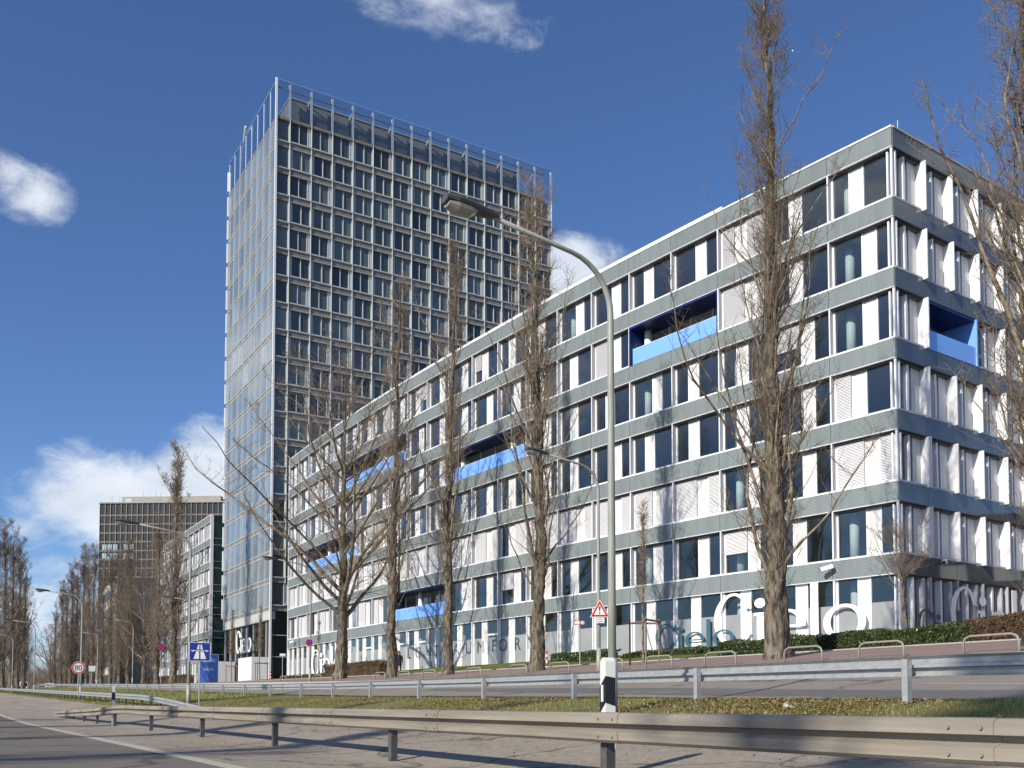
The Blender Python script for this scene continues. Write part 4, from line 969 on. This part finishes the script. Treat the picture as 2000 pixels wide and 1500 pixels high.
n = 1500; S = 4 + 30 * rng.random(n) ** 1.4; Pv = 4.2 + 4.8 * rng.random(n) ** .7; C = np.stack([S * DX + Pv * NX, S * DY + Pv * NY, gz(S, Pv) + .008], 1); a = rng.normal(0, 1, (n, 3)) * np.array([1, 1, .2]); a /= np.linalg.norm(a, axis=1, keepdims=True); b = np.cross(a, [0, .1, 1]); sz = (.008 + .022 * rng.random(n) ** 3)[:, None]
V = np.stack([C - a * sz, C + b * sz * .6, C + a * sz, C - b * sz * .6 + [0, 0, .01]], 1).reshape(-1, 3)
ob('road_debris', big_mesh('road_debris', V, np.arange(n * 4).reshape(-1, 4), ['litter']), None, kind='stuff', label='small leaves and grit strewn on the sandy road shoulder', category='debris')
pl = thing('litter', 'crumpled white plastic scrap on the verge right of the marker post', 'litter', G(*at(1540, 12.2), .03)); mbp = MB()
for k in range(9): 
    q = [Vector((R0.uniform(-.09, .09), R0.uniform(-.09, .09), R0.uniform(0, .1))) for _ in range(3)]; mbp.face(q, 'plastic')
ob('scrap', mbp.mesh('scrap'), pl)

# ================================================================== GUARD RAILS
PROF_FRONT = [(.015, .155), (.05, .148), (.082, .122), (.085, .045), (.0, .034), (-.005, -.008), (.085, -.04), (.082, -.122), (.05, -.148), (.015, -.155)]
PROF_BACK = [(.015, .155), (.05, .148), (.082, .122), (.085, .05), (.01, .02), (.0, -.02), (.085, -.034), (.085, -.122), (.05, -.148), (.015, -.155)]
def beam(line, side, hfun, mt, base, grow_=0.0):
    PROF = PROF_FRONT if side < 0 else PROF_BACK
    """line: list of (s,p); side -1 bulges to the highway, +1 to the side road"""
    mb = MB(); rows = []
    for j, (s, p) in enumerate(line):
        s2, p2 = line[min(j + 1, len(line) - 1)]; s1, p1 = line[max(j - 1, 0)]
        ax, ay = XY(s1, p1); bx_, by_ = XY(s2, p2); t = Vector((bx_ - ax, by_ - ay)).normalized(); nn = Vector((t.y, -t.x))
        if nn.x * NX + nn.y * NY < 0: nn = -nn
        c = G(s, p); x, y = c.x, c.y; zc = c.z + hfun(s)
        rows.append([Vector((x + nn.x * (o + grow_) * side, y + nn.y * (o + grow_) * side, zc + z * (1 + grow_ * 2))) - base for o, z in PROF])
    for r0_, r1_ in zip(rows[:-1], rows[1:]):
        for k in range(len(PROF) - 1): mb.face([r0_[k], r1_[k], r1_[k + 1], r0_[k + 1]], mt)
    return mb.mesh('beam', False)
def rail(label, posts, pfun, side, hfun, mt, postmt, s_start, s_end, seg=4.0, post_side=1):
    base = G(posts[0], pfun(posts[0])); t = thing('guard_rail', label, 'guard rail', base)
    s = s_start
    while s < s_end - .01:
        e = min(s + seg, s_end); line = [(s + (e - s) * k / 3, pfun(s + (e - s) * k / 3)) for k in range(4)]
        b = ob('beam', beam(line, side, hfun, mt, base), t)
        # overlap plate with bolts at the joint
        if s < 60:
            g = G(s, pfun(s)) - base; z = g.z + hfun(s)
            if s > s_start: ob('lap_joint', beam([(s - .2, pfun(s - .2)), (s + .2, pfun(s + .2))], side, hfun, mt, base, .007), t)
            mb = MB()
            for dz in (.09, -.09):
                for ds in (.12, -.12):
                    gg = G(s + ds, pfun(s + ds)) - base; xo, yo = NX * side * .096, NY * side * .096
                    cx, cy, cz = gg.x + xo, gg.y + yo, z + dz
                    mb.tube([(cx - NX * side * .01, cy - NY * side * .01, cz), (cx + NX * side * .012, cy + NY * side * .012, cz)], .012, 6, mt)
            ob('bolts', mb.mesh('bolts'), t)
        s = e
    for s in posts:
        p = pfun(s) + .09 * post_side; g = G(s, p) - base; h = hfun(s) + .12
        mb = MB()
        wv = .058; dv = .05
        mb.box(-wv, wv, -dv, -dv + .008, -.35, h, postmt).box(-wv, -wv + .008, -dv, dv, -.35, h, postmt).box(wv - .008, wv, -dv, dv, -.35, h, postmt)
        po = ob('post', mb.mesh('post'), t, g, ROAD_ROT + rad(90 if post_side > 0 else -90) * 0)
        ob('bracket', MB().box(-.06, .06, -.05 if post_side > 0 else .0, 0.0 if post_side > 0 else .05, h - .27, h - .05, postmt).mesh('bracket'), po)
    return t
near_h = lambda s: .645 if s < 38 else max(.13, .645 - (s - 38) * .0245)
rail('dusty near guard rail along the highway, its far end sinking to the ground', [-4, 2.6, 8.2, 13.65, 19.5, 25.6, 32.3, 39.4, 44, 48, 52], lambda s: 6.0 if s < 30 else 6.0 + (s - 30) * .004, -1, near_h, 'galvdusty', 'postdark', -8, 59, 4.0, 1)
far_posts = [-7.1, -1.5, 4.1] + [9.7 + 5.65 * k for k in range(36)]
rail('bright galvanised guard rail beyond the grass verge, along the side road', far_posts, p_far, 1, lambda s: .56, 'galv', 'galv', -10, 212, 5.65, -1)
mid_h = lambda s: .6 if s > 60 else max(.02, .6 - (60 - s) ** 1.5 * .0082)
rail('middle guard rail that rises from the verge and runs off to the left', [48 + 2.6 * k for k in range(42)], lambda s: 10.4, -1, mid_h, 'galv', 'postdark', 43, 204, 4.0, 1)
# marker posts on the rails
def delineator(s, p, ztop, label):
    g = G(s, p); h = ztop - g.z; t = thing('delineator_post', label, 'marker post', g, ROAD_ROT + rad(-12), 'marker posts'); w2, d2 = .075, .06
    prof = [(-w2, 0), (-w2, h - .06), (-w2 * .4, h - .005), (w2 * .3, h), (w2, h - .04), (w2, 0)]
    mb = MB(); 
    for sgn in (1,):
        mb.face([(x, -d2, z) for x, z in prof[::-1]][::-1], 'plastic'); mb.face([(x, d2, z) for x, z in prof[::-1]], 'plastic')
        for (x0, z0), (x1, z1) in zip(prof[:-1], prof[1:]): mb.face([(x0, -d2, z0), (x0, d2, z0), (x1, d2, z1), (x1, -d2, z1)], 'plastic')
    ob('body', mb.mesh('body'), t)
    zt = h - .33
    ob('black_band', MB().face([(-w2 - .003, -d2 - .004, zt - .3), (w2 + .003, -d2 - .004, zt - .18), (w2 + .003, -d2 - .004, zt + .12), (-w2 - .003, -d2 - .004, zt)], 'black').face([(w2 + .004, -d2 - .004, zt - .18), (w2 + .004, d2, zt - .22), (w2 + .004, d2, zt + .1), (w2 + .004, -d2 - .004, zt + .12)], 'black').face([(-w2 - .004, -d2 - .004, zt - .3), (-w2 - .004, -d2 - .004, zt), (-w2 - .004, d2, zt - .05), (-w2 - .004, d2, zt - .33)], 'black').mesh('black_band'), t)
    ob('reflector', MB().box(-.022, .022, -d2 - .014, -d2 - .004, zt - .17, zt + .02, 'signwhite').mesh('reflector'), t)
sD, pD = at(1187, 6.62); delineator(sD, pD, .51 + EYE, 'white marker post with a slanted black band, at the foot of the tall lamp post')
sD, pD = at(222, 6.25); delineator(sD, pD, .62 + EYE, 'white marker post leaning at the far end of the near guard rail')

# ================================================================== STREET LAMPS
def lamp_meshes(H, arm):
    th = np.linspace(0, rad(82), 9); rb_ = 1.05
    pts = [(0, 0, 0), (0, 0, H * .33), (0, 0, H - 1.3)] + [(-rb_ * (1 - math.cos(a)), 0, H - 1.3 + rb_ * math.sin(a)) for a in th[1:]]
    lx, _, lz = pts[-1]; dx_, dz_ = -math.sin(th[-1]), math.cos(th[-1]); rest = arm + lx
    k_ = rest / .985; end = (lx - rest, 0, lz + rest * .13); pts.append(end)
    rr = [.085, .076, .063] + list(np.linspace(.061, .042, len(pts) - 3))
    # local -x is the arm direction; rotated so that it points over the highway
    pole = MB().tube(pts, rr, 12, 'pole').tube([(0, 0, -.2), (0, 0, 1.1)], .105, 12, 'pole').mesh('pole', True)
    mb = MB(); hx, hz = end[0], end[2]
    # housing: swept octagon sections from neck to nose, lens underneath
    secs = [(0.12, .055, .05, .05), (-.1, .12, .08, .08), (-.42, .18, .1, .11), (-.75, .2, .11, .12), (-.98, .15, .08, .07)]
    rows = []
    for x, wy, zt, zb in secs: 
        cz = hz + .03 - x * .06
        rows.append([(hx + x, wy * math.cos(a), cz + (zt if math.sin(a) > 0 else zb) * math.sin(a)) for a in np.linspace(0, 2 * math.pi, 12, endpoint=False)])
    for a, b in zip(rows[:-1], rows[1:]):
        for q in range(12): mb.face([a[q], a[(q + 1) % 12], b[(q + 1) % 12], b[q]][::-1], 'lamphead')
    mb.face(rows[-1][::-1], 'lamphead'); mb.face(rows[0], 'lamphead')
    le = MB(); rows = []
    for x, wy, zb in ((-.36, .12, .03), (-.48, .165, .12), (-.75, .18, .15), (-.93, .13, .05)):
        cz = hz - .03 - x * .06; rows.append([(hx + x, wy * math.cos(a), cz - .02 + zb * math.sin(a)) for a in np.linspace(math.pi, 2 * math.pi, 8)])
    for a, b in zip(rows[:-1], rows[1:]):
        for q in range(7): le.face([a[q], a[q + 1], b[q + 1], b[q]][::-1], 'lens')
    le.face(rows[0], 'lens'); le.face(rows[-1][::-1], 'lens')
    return pole, mb.mesh('lamp_head', True), le.mesh('lens', True)
LM = lamp_meshes(9.2, 2.7); LM1 = LM
LAMP_ROT = math.atan2(NY, NX)
def lamp(u, p, label, H=10.1, drz=0.0, group='street lamps'):
    s, p = at(u, p); t = thing('street_lamp', label, 'street lamp', G(s, p, 0), LAMP_ROT + drz, group)
    ob('pole', LM[0], t); hd = ob('lamp_head', LM[1], t); ob('lens', LM[2], hd); return t
lamp(1196, 11.4, 'tall near street lamp with a bent arm rising beside the marker post')
lamp(368, 11.5, 'street lamp on the verge just left of the blue motorway sign')
lamp(157, 11.4, 'street lamp on the verge behind the round speed sign')
lamp(66, 11.5, 'street lamp second from the left edge of the picture')
lamp(23, 11.6, 'street lamp nearest the left edge of the picture')
lamp(1170, 24.7, 'street lamp on the pavement carrying the warning triangle')
lamp(605, 24.7, 'street lamp on the pavement carrying the round no-stopping sign, before the tower')
lamp(385, 24.7, 'street lamp behind the motorway sign, before the second block')
lamp(258, 24.7, 'thin distant street lamp before the concrete wall of the high-rise')
lamp(189, 24.7, 'thin distant street lamp left of the beige block')

# ================================================================== SIGNS
def face_cam(v): return math.atan2(v.x, -v.y) + 0.0 if False else -math.atan2(v.x, v.y)
def sign_root(name, u, D_or_p, label, z_off, kind='sign', byp=True, rz=None, post=True, zc=None, postmt='galv', h=None):
    s, p = at(u, D_or_p); g = G(s, p); t = thing(name, label, kind, g, (face_cam(g) if rz is None else rz)); return t, g
# motorway sign
t, g = sign_root('motorway_sign', 389, 11.0, 'square blue motorway sign with white road and bridge symbol', 0)
_, e = ray(389, 1273); zc = e * g.y + EYE - g.z; hw = 19 * g.y / FPX
ob('post', MB().tube([(0, .05, -.3), (0, .05, zc + .4)], .035, 8, 'galv').mesh('post'), t)
pl = ob('plate', MB().box(-hw, hw, 0, .02, zc - hw * .92, zc + hw * .92, 'signblue').mesh('plate'), t)
ob('border', MB().box(-hw - .02, hw + .02, .001, .019, zc - hw * .92 - .02, zc + hw * .92 + .02, 'signwhite').mesh('border'), pl)
y = -.004
sym = MB()
for sx in (-1, 1):
    def q(pts): sym.face([(sx * x * hw, y, zc + z * hw * .92) for x, z in (pts if sx > 0 else pts[::-1])], 'signwhite')
    q([(.07, -.8), (.62, -.8), (.36, .05), (.07, .05)]); q([(.06, .27), (.29, .27), (.16, .82), (.06, .82)])
sym.face([(x * hw, y, zc + z * hw * .92) for x, z in [(-.82, .06), (-.6, .02), (-.55, .12), (.55, .12), (.6, .02), (.82, .06), (.84, .17), (-.84, .17)]], 'signwhite')
ob('symbol', sym.mesh('symbol'), pl)
# speed limit
t, g = sign_root('speed_limit_sign', 152, 11.0, 'round speed limit sign reading 80 with a red rim', 0)
_, e = ray(152, 1304); zc = e * g.y + EYE - g.z; r = 12.2 * g.y / FPX
ob('post', MB().tube([(0, .06, -.3), (0, .06, zc + r)], .035, 8, 'galv').mesh('post'), t)
pl = ob('plate', MB().disc(0, zc, r, 0, 'signwhite', 32, .02).mesh('plate'), t); ob('rim', MB().ring(0, zc, r * .95, r * .95, r * .2, r * .2, 0, 2 * math.pi, -.004, .0, 'red', 40).mesh('rim'), pl)
n80 = text_mesh('80', r * 1.15, 'black', .002); ob('number', n80, pl, (0, -.006, zc - r * .4))
# warning triangle on the pavement lamp
t, g = sign_root('warning_sign', 1172, 24.45, 'red and white warning triangle with exclamation mark above a small plate', 0)
_, e = ray(1172, 1190); zc = e * g.y + EYE - g.z; k = 1 / FPX * g.y
def tri(sc, yy, mt): return [(x * k * sc, yy, zc + (z * sc - 4) * k) for x, z in ((-17.5, -10.5), (17.5, -10.5), (0, 21))], mt
pl = ob('plate', MB().face(*tri(1.1, 0, 'signwhite')).face([(a, .02, c) for a, b, c in tri(1.1, 0, 'x')[0]][::-1], 'signgrey').mesh('plate'), t)
ob('red_border', MB().face(*tri(1.0, -.004, 'red')).mesh('red_border'), pl); ob('white_field', MB().face(*tri(.64, -.008, 'signwhite')).mesh('white_field'), pl)
ob('exclamation_mark', MB().face([(-1.0 * k, -.012, zc - 4.5 * k), (1.0 * k, -.012, zc - 4.5 * k), (1.9 * k, -.012, zc + 5.5 * k), (-1.9 * k, -.012, zc + 5.5 * k)], 'black').disc(0, zc - 7.6 * k, 1.7 * k, -.012, 'black', 14).mesh('exclamation_mark'), pl)
sp_ = ob('text_plate', MB().box(-9 * k, 9 * k, 0, .02, zc - 27 * k, zc - 16.5 * k, 'signwhite').mesh('text_plate'), t)
ob('lettering', text_mesh('Straßen-', 4.6 * k, 'black', .001), sp_, (0, -.004, zc - 20.6 * k)); ob('lettering', text_mesh('schäden', 4.6 * k, 'black', .001), sp_, (0, -.004, zc - 25.4 * k))
ob('clamp', MB().box(-.05, .05, .02, .22, zc - 3 * k, zc - 1 * k, 'galv').mesh('clamp'), t)
# no-stopping signs
def no_stop(u, p, v, rpx, label, post):
    t, g = sign_root('no_stopping_sign', u, p, label, 0); _, e = ray(u, v); zc = e * g.y + EYE - g.z; r = rpx * g.y / FPX
    if post: ob('post', MB().tube([(0, .06, -.3), (0, .06, zc + r)], .035, 8, 'galv').mesh('post'), t)
    else: ob('clamp', MB().box(-.05, .05, .02, .2, zc - .05, zc + .05, 'galv').mesh('clamp'), t)
    pl = ob('plate', MB().disc(0, zc, r, 0, 'signblue', 28, .02).mesh('plate'), t); m_ = MB().ring(0, zc, r, r, r * .2, r * .2, 0, 2 * math.pi, -.004, .0, 'red', 32)
    for a in (45, 135):
        c, s_ = math.cos(rad(a)), math.sin(rad(a)); w_ = r * .1
        m_.face([(c * -.85 * r - s_ * w_, -.005 - a * 1e-5, zc + s_ * -.85 * r + c * w_), (c * -.85 * r + s_ * w_, -.005 - a * 1e-5, zc + s_ * -.85 * r - c * w_), (c * .85 * r + s_ * w_, -.005 - a * 1e-5, zc + s_ * .85 * r - c * w_), (c * .85 * r - s_ * w_, -.005 - a * 1e-5, zc + s_ * .85 * r + c * w_)], 'red')
    ob('red_cross', m_.mesh('red_cross'), pl)
no_stop(603, 24.45, 1255, 6.6, 'round red and blue no-stopping sign before the left end of the curved block', False)
no_stop(313, 24.6, 1264, 6, 'round red and blue no-stopping sign on a slim white post before the second block', True)
# plate signs on thin posts
def plate_sign(u, p, v, wpx, hpx, label, mt='signwhite', border=None):
    t, g = sign_root('plate_sign', u, p, label, 0); _, e = ray(u, v); zc = e * g.y + EYE - g.z; k = g.y / FPX
    ob('post', MB().tube([(0, .04, -.3), (0, .04, zc + hpx * k * .5)], .03, 8, 'galv').mesh('post'), t); pl = ob('plate', MB().box(-wpx * k / 2, wpx * k / 2, 0, .02, zc - hpx * k / 2, zc + hpx * k / 2, mt).mesh('plate'), t)
    if border: ob('border', MB().box(-wpx * k / 2 - .03, wpx * k / 2 + .03, .002, .018, zc - hpx * k / 2 - .03, zc + hpx * k / 2 + .03, border).mesh('border'), pl)
plate_sign(1133, 30.0, 1216, 21, 6.5, 'narrow white plate with a red edge on a post before the ground-floor doors', border='red')
plate_sign(551, 30.0, 1279, 11, 5, 'small cream plate on a white post at the tower corner', 'plastic')
plate_sign(300, 30.0, 1304, 6, 4, 'small white plate sign before the second block')
# blue information board
s, p = at(407, 31.2); g = G(s, p, .05); t = thing('information_board', 'tall blue information board with white lettering beside the tower entrance', 'sign', g, face_cam(g)); k = g.y / FPX
hb = 57 * k; wb = 34 * k
bd = ob('board', MB().box(-wb / 2, wb / 2, 0, .12, .0, hb, 'boardblue').mesh('board'), t); ob('frame', MB().box(-wb / 2 - .06, wb / 2 + .06, .01, .14, hb, hb + .07, 'signwhite').box(wb / 2, wb / 2 + .07, .01, .14, 0, hb, 'signwhite').box(-wb / 2 - .07, -wb / 2, .01, .14, 0, hb, 'signwhite').mesh('frame'), bd)
me, wdt = cielo(.62, 'text_white', .01); ob('lettering', me, bd, (-wb / 2 + .42, -.012, hb * .745))
for txt, z in (('VERMIETUNG', .50), ('UND VERKAUF', .455)): ob('lettering', text_mesh(txt, .19, 'text_white', .002), bd, (0, -.006, hb * z))
# bus stop sign etc. behind the speed sign
plate_sign(178, 24.9, 1306, 11, 11, 'white square plate sign between the speed sign and the beige block')

# red and white posts
def rw_post(u, p, label):
    s, p = at(u, p); t = thing('barrier_post', label, 'post', G(s, p, .08), 0, 'red and white posts')
    ob('body', MB().tube([(0, 0, -.1), (0, 0, .92)], .05, 10, 'signwhite').mesh('body'), t)
    for z in (.08, .44, .76): ob('red_band', MB().tube([(0, 0, z), (0, 0, z + .18)], .052, 10, 'red').mesh('red_band'), t)
rw_post(1068, 29.8, 'red and white striped post right of the burred middle poplar'); rw_post(528, 30.6, 'red and white striped post at the tower corner')

# ================================================================== CYCLE STANDS
HOOP = MB().tube([(-.8, 0, -.2), (-.8, 0, .3), (-.74, 0, .42), (-.6, 0, .48), (.6, 0, .48), (.74, 0, .42), (.8, 0, .3), (.8, 0, -.2)], .034, 8, 'stakegrey').mesh('hoop', True)
k = 0
for i, u in enumerate((1937, 1722, 1569, 1407, 1287, 1194, 1092, 1012, 925, 838, 788, 742, 656, 620, 583, 553)):
    s, p = at(u, 24.55); t = thing('cycle_stand', 'low metal hoop stand on the reddish pavement, ' + ORD[i] + ' from the right edge', 'cycle stand', G(s, p, .11), ROAD_ROT, 'hoop stands along the pavement'); ob('hoop', HOOP, t)

# ================================================================== SECURITY CAMERAS
def cctv(u, z, end=False, label=''):
    if not end: _, v, rz, nn = on_facade(u); v = v - nn * .03
    else: v = PK[0] + EN * 3.2 - ENI * .03; rz = rze
    t = thing('security_camera', label, 'camera', (v.x, v.y, z + EYE), rz)
    ob('bracket', MB().tube([(0, 0, -.12), (0, -.22, -.12), (0, -.3, 0)], .03, 6, 'lgrey').mesh('bracket'), t)
    m_ = MB().box(-.5, .12, -.42, -.22, .0, .2, 'white').box(-.56, -.5, -.4, -.24, .02, .17, 'black'); b = ob('housing', m_.mesh('housing'), t); b.rotation_euler = (0, rad(-14), rad(25))
cctv(1628, 6.75, False, 'white security camera on the lowest band near the building corner')
cctv(577, 6.75, False, 'white security camera on the lowest band at the far end of the curved block')
cctv(0, 6.9, True, 'white security camera on the polished band round the corner')

# ================================================================== PERSON
s, p = at(779, 29.0); g = G(s, p, .11)
per = thing('person', 'person in black coat and dark trousers with brown hair walking on the pavement', 'person', g, face_cam(g))
bm_v, bm_e, bm_r = [], [], []
def jv(x, y, z, r, par=None):
    bm_v.append((x, y, z)); bm_r.append(r)
    if par is not None: bm_e.append((par, len(bm_v) - 1))
    return len(bm_v) - 1
pel = jv(0, 0, .92, .14); wst = jv(0, 0, 1.1, .125, pel); che = jv(0, -.01, 1.3, .15, wst); nk = jv(0, -.01, 1.43, .06, che); hd = jv(0, -.03, 1.52, .085, nk); hd2 = jv(0, -.02, 1.61, .075, hd)
for sx, fy, lift in ((-1, -.16, 0), (1, .14, .1)):
    hip = jv(sx * .09, 0, .84, .105, pel); kn = jv(sx * .09, fy * .5, .48, .07, hip); an = jv(sx * .09, fy, .09 + lift, .048, kn); jv(sx * .1, fy - .13, .04 + lift * .7, .04, an)
    sh = jv(sx * .18, 0, 1.36, .075, che); el = jv(sx * .24, .02 + fy * -.2, 1.1, .058, sh); wr = jv(sx * .24, -.08 - fy * .3, .88, .042, el); pm = jv(sx * .235, -.1 - fy * .3, .81, .036, wr)
    for q in range(4): f1 = jv(sx * .235 + (q - 1.5) * .016, -.115 - fy * .3, .765 - abs(q - 1.3) * .005, .011, pm); jv(sx * .235 + (q - 1.5) * .015, -.13 - fy * .3, .73, .009, f1)
    th_ = jv(sx * .2, -.12 - fy * .3, .8, .012, pm); jv(sx * .195, -.135 - fy * .3, .77, .01, th_)
me = bpy.data.meshes.new('body'); me.from_pydata(bm_v, bm_e, [])
bo = bpy.data.objects.new('body', me); COL.objects.link(bo)
sk = bo.modifiers.new('skin', 'SKIN'); bo.modifiers.new('sub', 'SUBSURF').levels = 1
for i, d in enumerate(me.skin_vertices[0].data): d.radius = (bm_r[i], bm_r[i] * (.8 if i in (0, 1, 2) else 1)); d.use_root = (i == 0)
dg = bpy.context.evaluated_depsgraph_get(); body = bpy.data.meshes.new_from_object(bo.evaluated_get(dg)); bpy.data.objects.remove(bo)
body.materials.clear()
for m_ in ('cloth', 'trouser', 'skin', 'black'): body.materials.append(M[m_])
for f in body.polygons:
    c = f.center; f.use_smooth = True
    f.material_index = 2 if (c.z > 1.44 or (abs(c.x) > .16 and .5 < c.z < .87)) else (0 if c.z > .82 else (3 if c.z < .12 else 1))
ob('body', body, per)
hm = MB(); rows = []
for z, r in ((1.72, .02), (1.70, .075), (1.64, .105), (1.56, .11), (1.48, .1), (1.42, .08)): rows.append([(r * math.cos(a), .015 + r * math.sin(a), z) for a in np.linspace(rad(-25 if z < 1.66 else -90), rad(205 if z < 1.66 else 270), 14)])
for a, b in zip(rows[:-1], rows[1:]):
    for q in range(13): hm.face([a[q], b[q], b[q + 1], a[q + 1]], 'hair')
ob('hair', hm.mesh('hair', True), per)
ft = MB().tube([(0, -.105, 1.545), (0, -.135, 1.535)], .012, 6, 'skin').box(-.035, -.015, -.112, -.1, 1.565, 1.578, 'black').box(.015, .035, -.112, -.1, 1.565, 1.578, 'black').box(-.02, .02, -.11, -.1, 1.495, 1.503, 'red'); ob('face_features', ft.mesh('face_features'), per)
cm = MB(); rows = []
for z, rx, ry in ((1.42, .1, .075), (1.36, .2, .12), (1.2, .185, .135), (1.02, .17, .14), (.85, .2, .16), (.7, .215, .17)): rows.append([(rx * math.cos(a), ry * math.sin(a), z) for a in np.linspace(0, 2 * math.pi, 18, endpoint=False)])
for a, b in zip(rows[:-1], rows[1:]):
    for q in range(18): cm.face([a[q], b[q], b[(q + 1) % 18], a[(q + 1) % 18]], 'cloth')
ob('coat', cm.mesh('coat', True), per)

# ================================================================== CARS
def vehicle(u, p, v0, label, L, W, H, paint, van):
    s, p = at(u, p); g = G(s, p, .02); t = thing('van' if van else 'car', label, 'van' if van else 'car', g, ROAD_ROT + rad(90))
    # local y forward is along the road away from us: rotate so that local -y faces the camera side
    zb = .32; zs = H * (.52 if not van else .5)
    prof = ([(0, zb), (0, zs), (.12, H - .12), (.3, H), (L * .72, H), (L * .86, zs + .15), (L, zs - .1), (L, zb)] if van else [(0, zb), (-.02, zs), (.35, H - .08), (.6, H), (L * .55, H), (L * .72, zs + .05), (L - .1, zs - .12), (L, zb)])
    mb = MB(); rows = []
    for x, inset in ((-W / 2, .06), (-W / 2 + .06, 0), (W / 2 - .06, 0), (W / 2, .06)):
        rows.append([(x * (1 if z < zs + .01 else .9), y + (inset if y < L / 2 else -inset), z - (inset if z > zs else 0)) for y, z in prof])
    for a, b in zip(rows[:-1], rows[1:]):
        for q in range(len(prof)): q2 = (q + 1) % len(prof); mb.face([a[q], b[q], b[q2], a[q2]][::-1], paint)
    mb.face(rows[0][::-1], paint); mb.face(rows[-1], paint)
    bd = ob('body', mb.mesh('body'), t)
    z0, z1 = zs + .05, H - .17; yy0, yy1 = (.0, .1) if van else (.02, .31)
    ob('rear_window', MB().face([(-W * .38, yy0 - .02, z0), (W * .38, yy0 - .02, z0), (W * .35, yy1 - .02, z1), (-W * .35, yy1 - .02, z1)], 'carglass').mesh('rear_window'), t)
    for sx in (-1, 1):
        ob('tail_light', MB().box(sx * W * .42 - .07, sx * W * .42 + .07, -.05, .05, zs - .3, zs - .02, 'taillight').mesh('tail_light'), t)
        ob('side_window', MB().face([(sx * (W * .5 - .0), .7, z0), (sx * W * .5, L * .65, z0), (sx * (W * .455), L * .55, z1), (sx * (W * .455), .8, z1)][::sx], 'carglass').mesh('side_window'), t)
        for y in (L * .2, L * .8):
            wl = ob('wheel', MB().tube([(sx * (W / 2 - .22), y, .32), (sx * (W / 2 + .01), y, .32)], .32, 16, 'tyre').mesh('wheel'), t); ob('rim', MB().tube([(sx * (W / 2), y, .32), (sx * (W / 2 + .02), y, .32)], .2, 12, 'galv').mesh('rim'), wl)
    ob('number_plate', MB().box(-.26, .26, -.06, -.03, zs - .35, zs - .23, 'signwhite').mesh('number_plate'), t)
    return t
vehicle(46, 20.4, 0, 'white van seen from behind on the far side road', 5.2, 1.95, 2.4, 'carwhite', True)
vehicle(83, 22.0, 0, 'silver car seen from behind right of the white van', 4.3, 1.75, 1.5, 'carsilver', False)
vehicle(98, 22.8, 0, 'white car partly hidden at the right of the silver car', 4.3, 1.75, 1.45, 'carwhite', False)
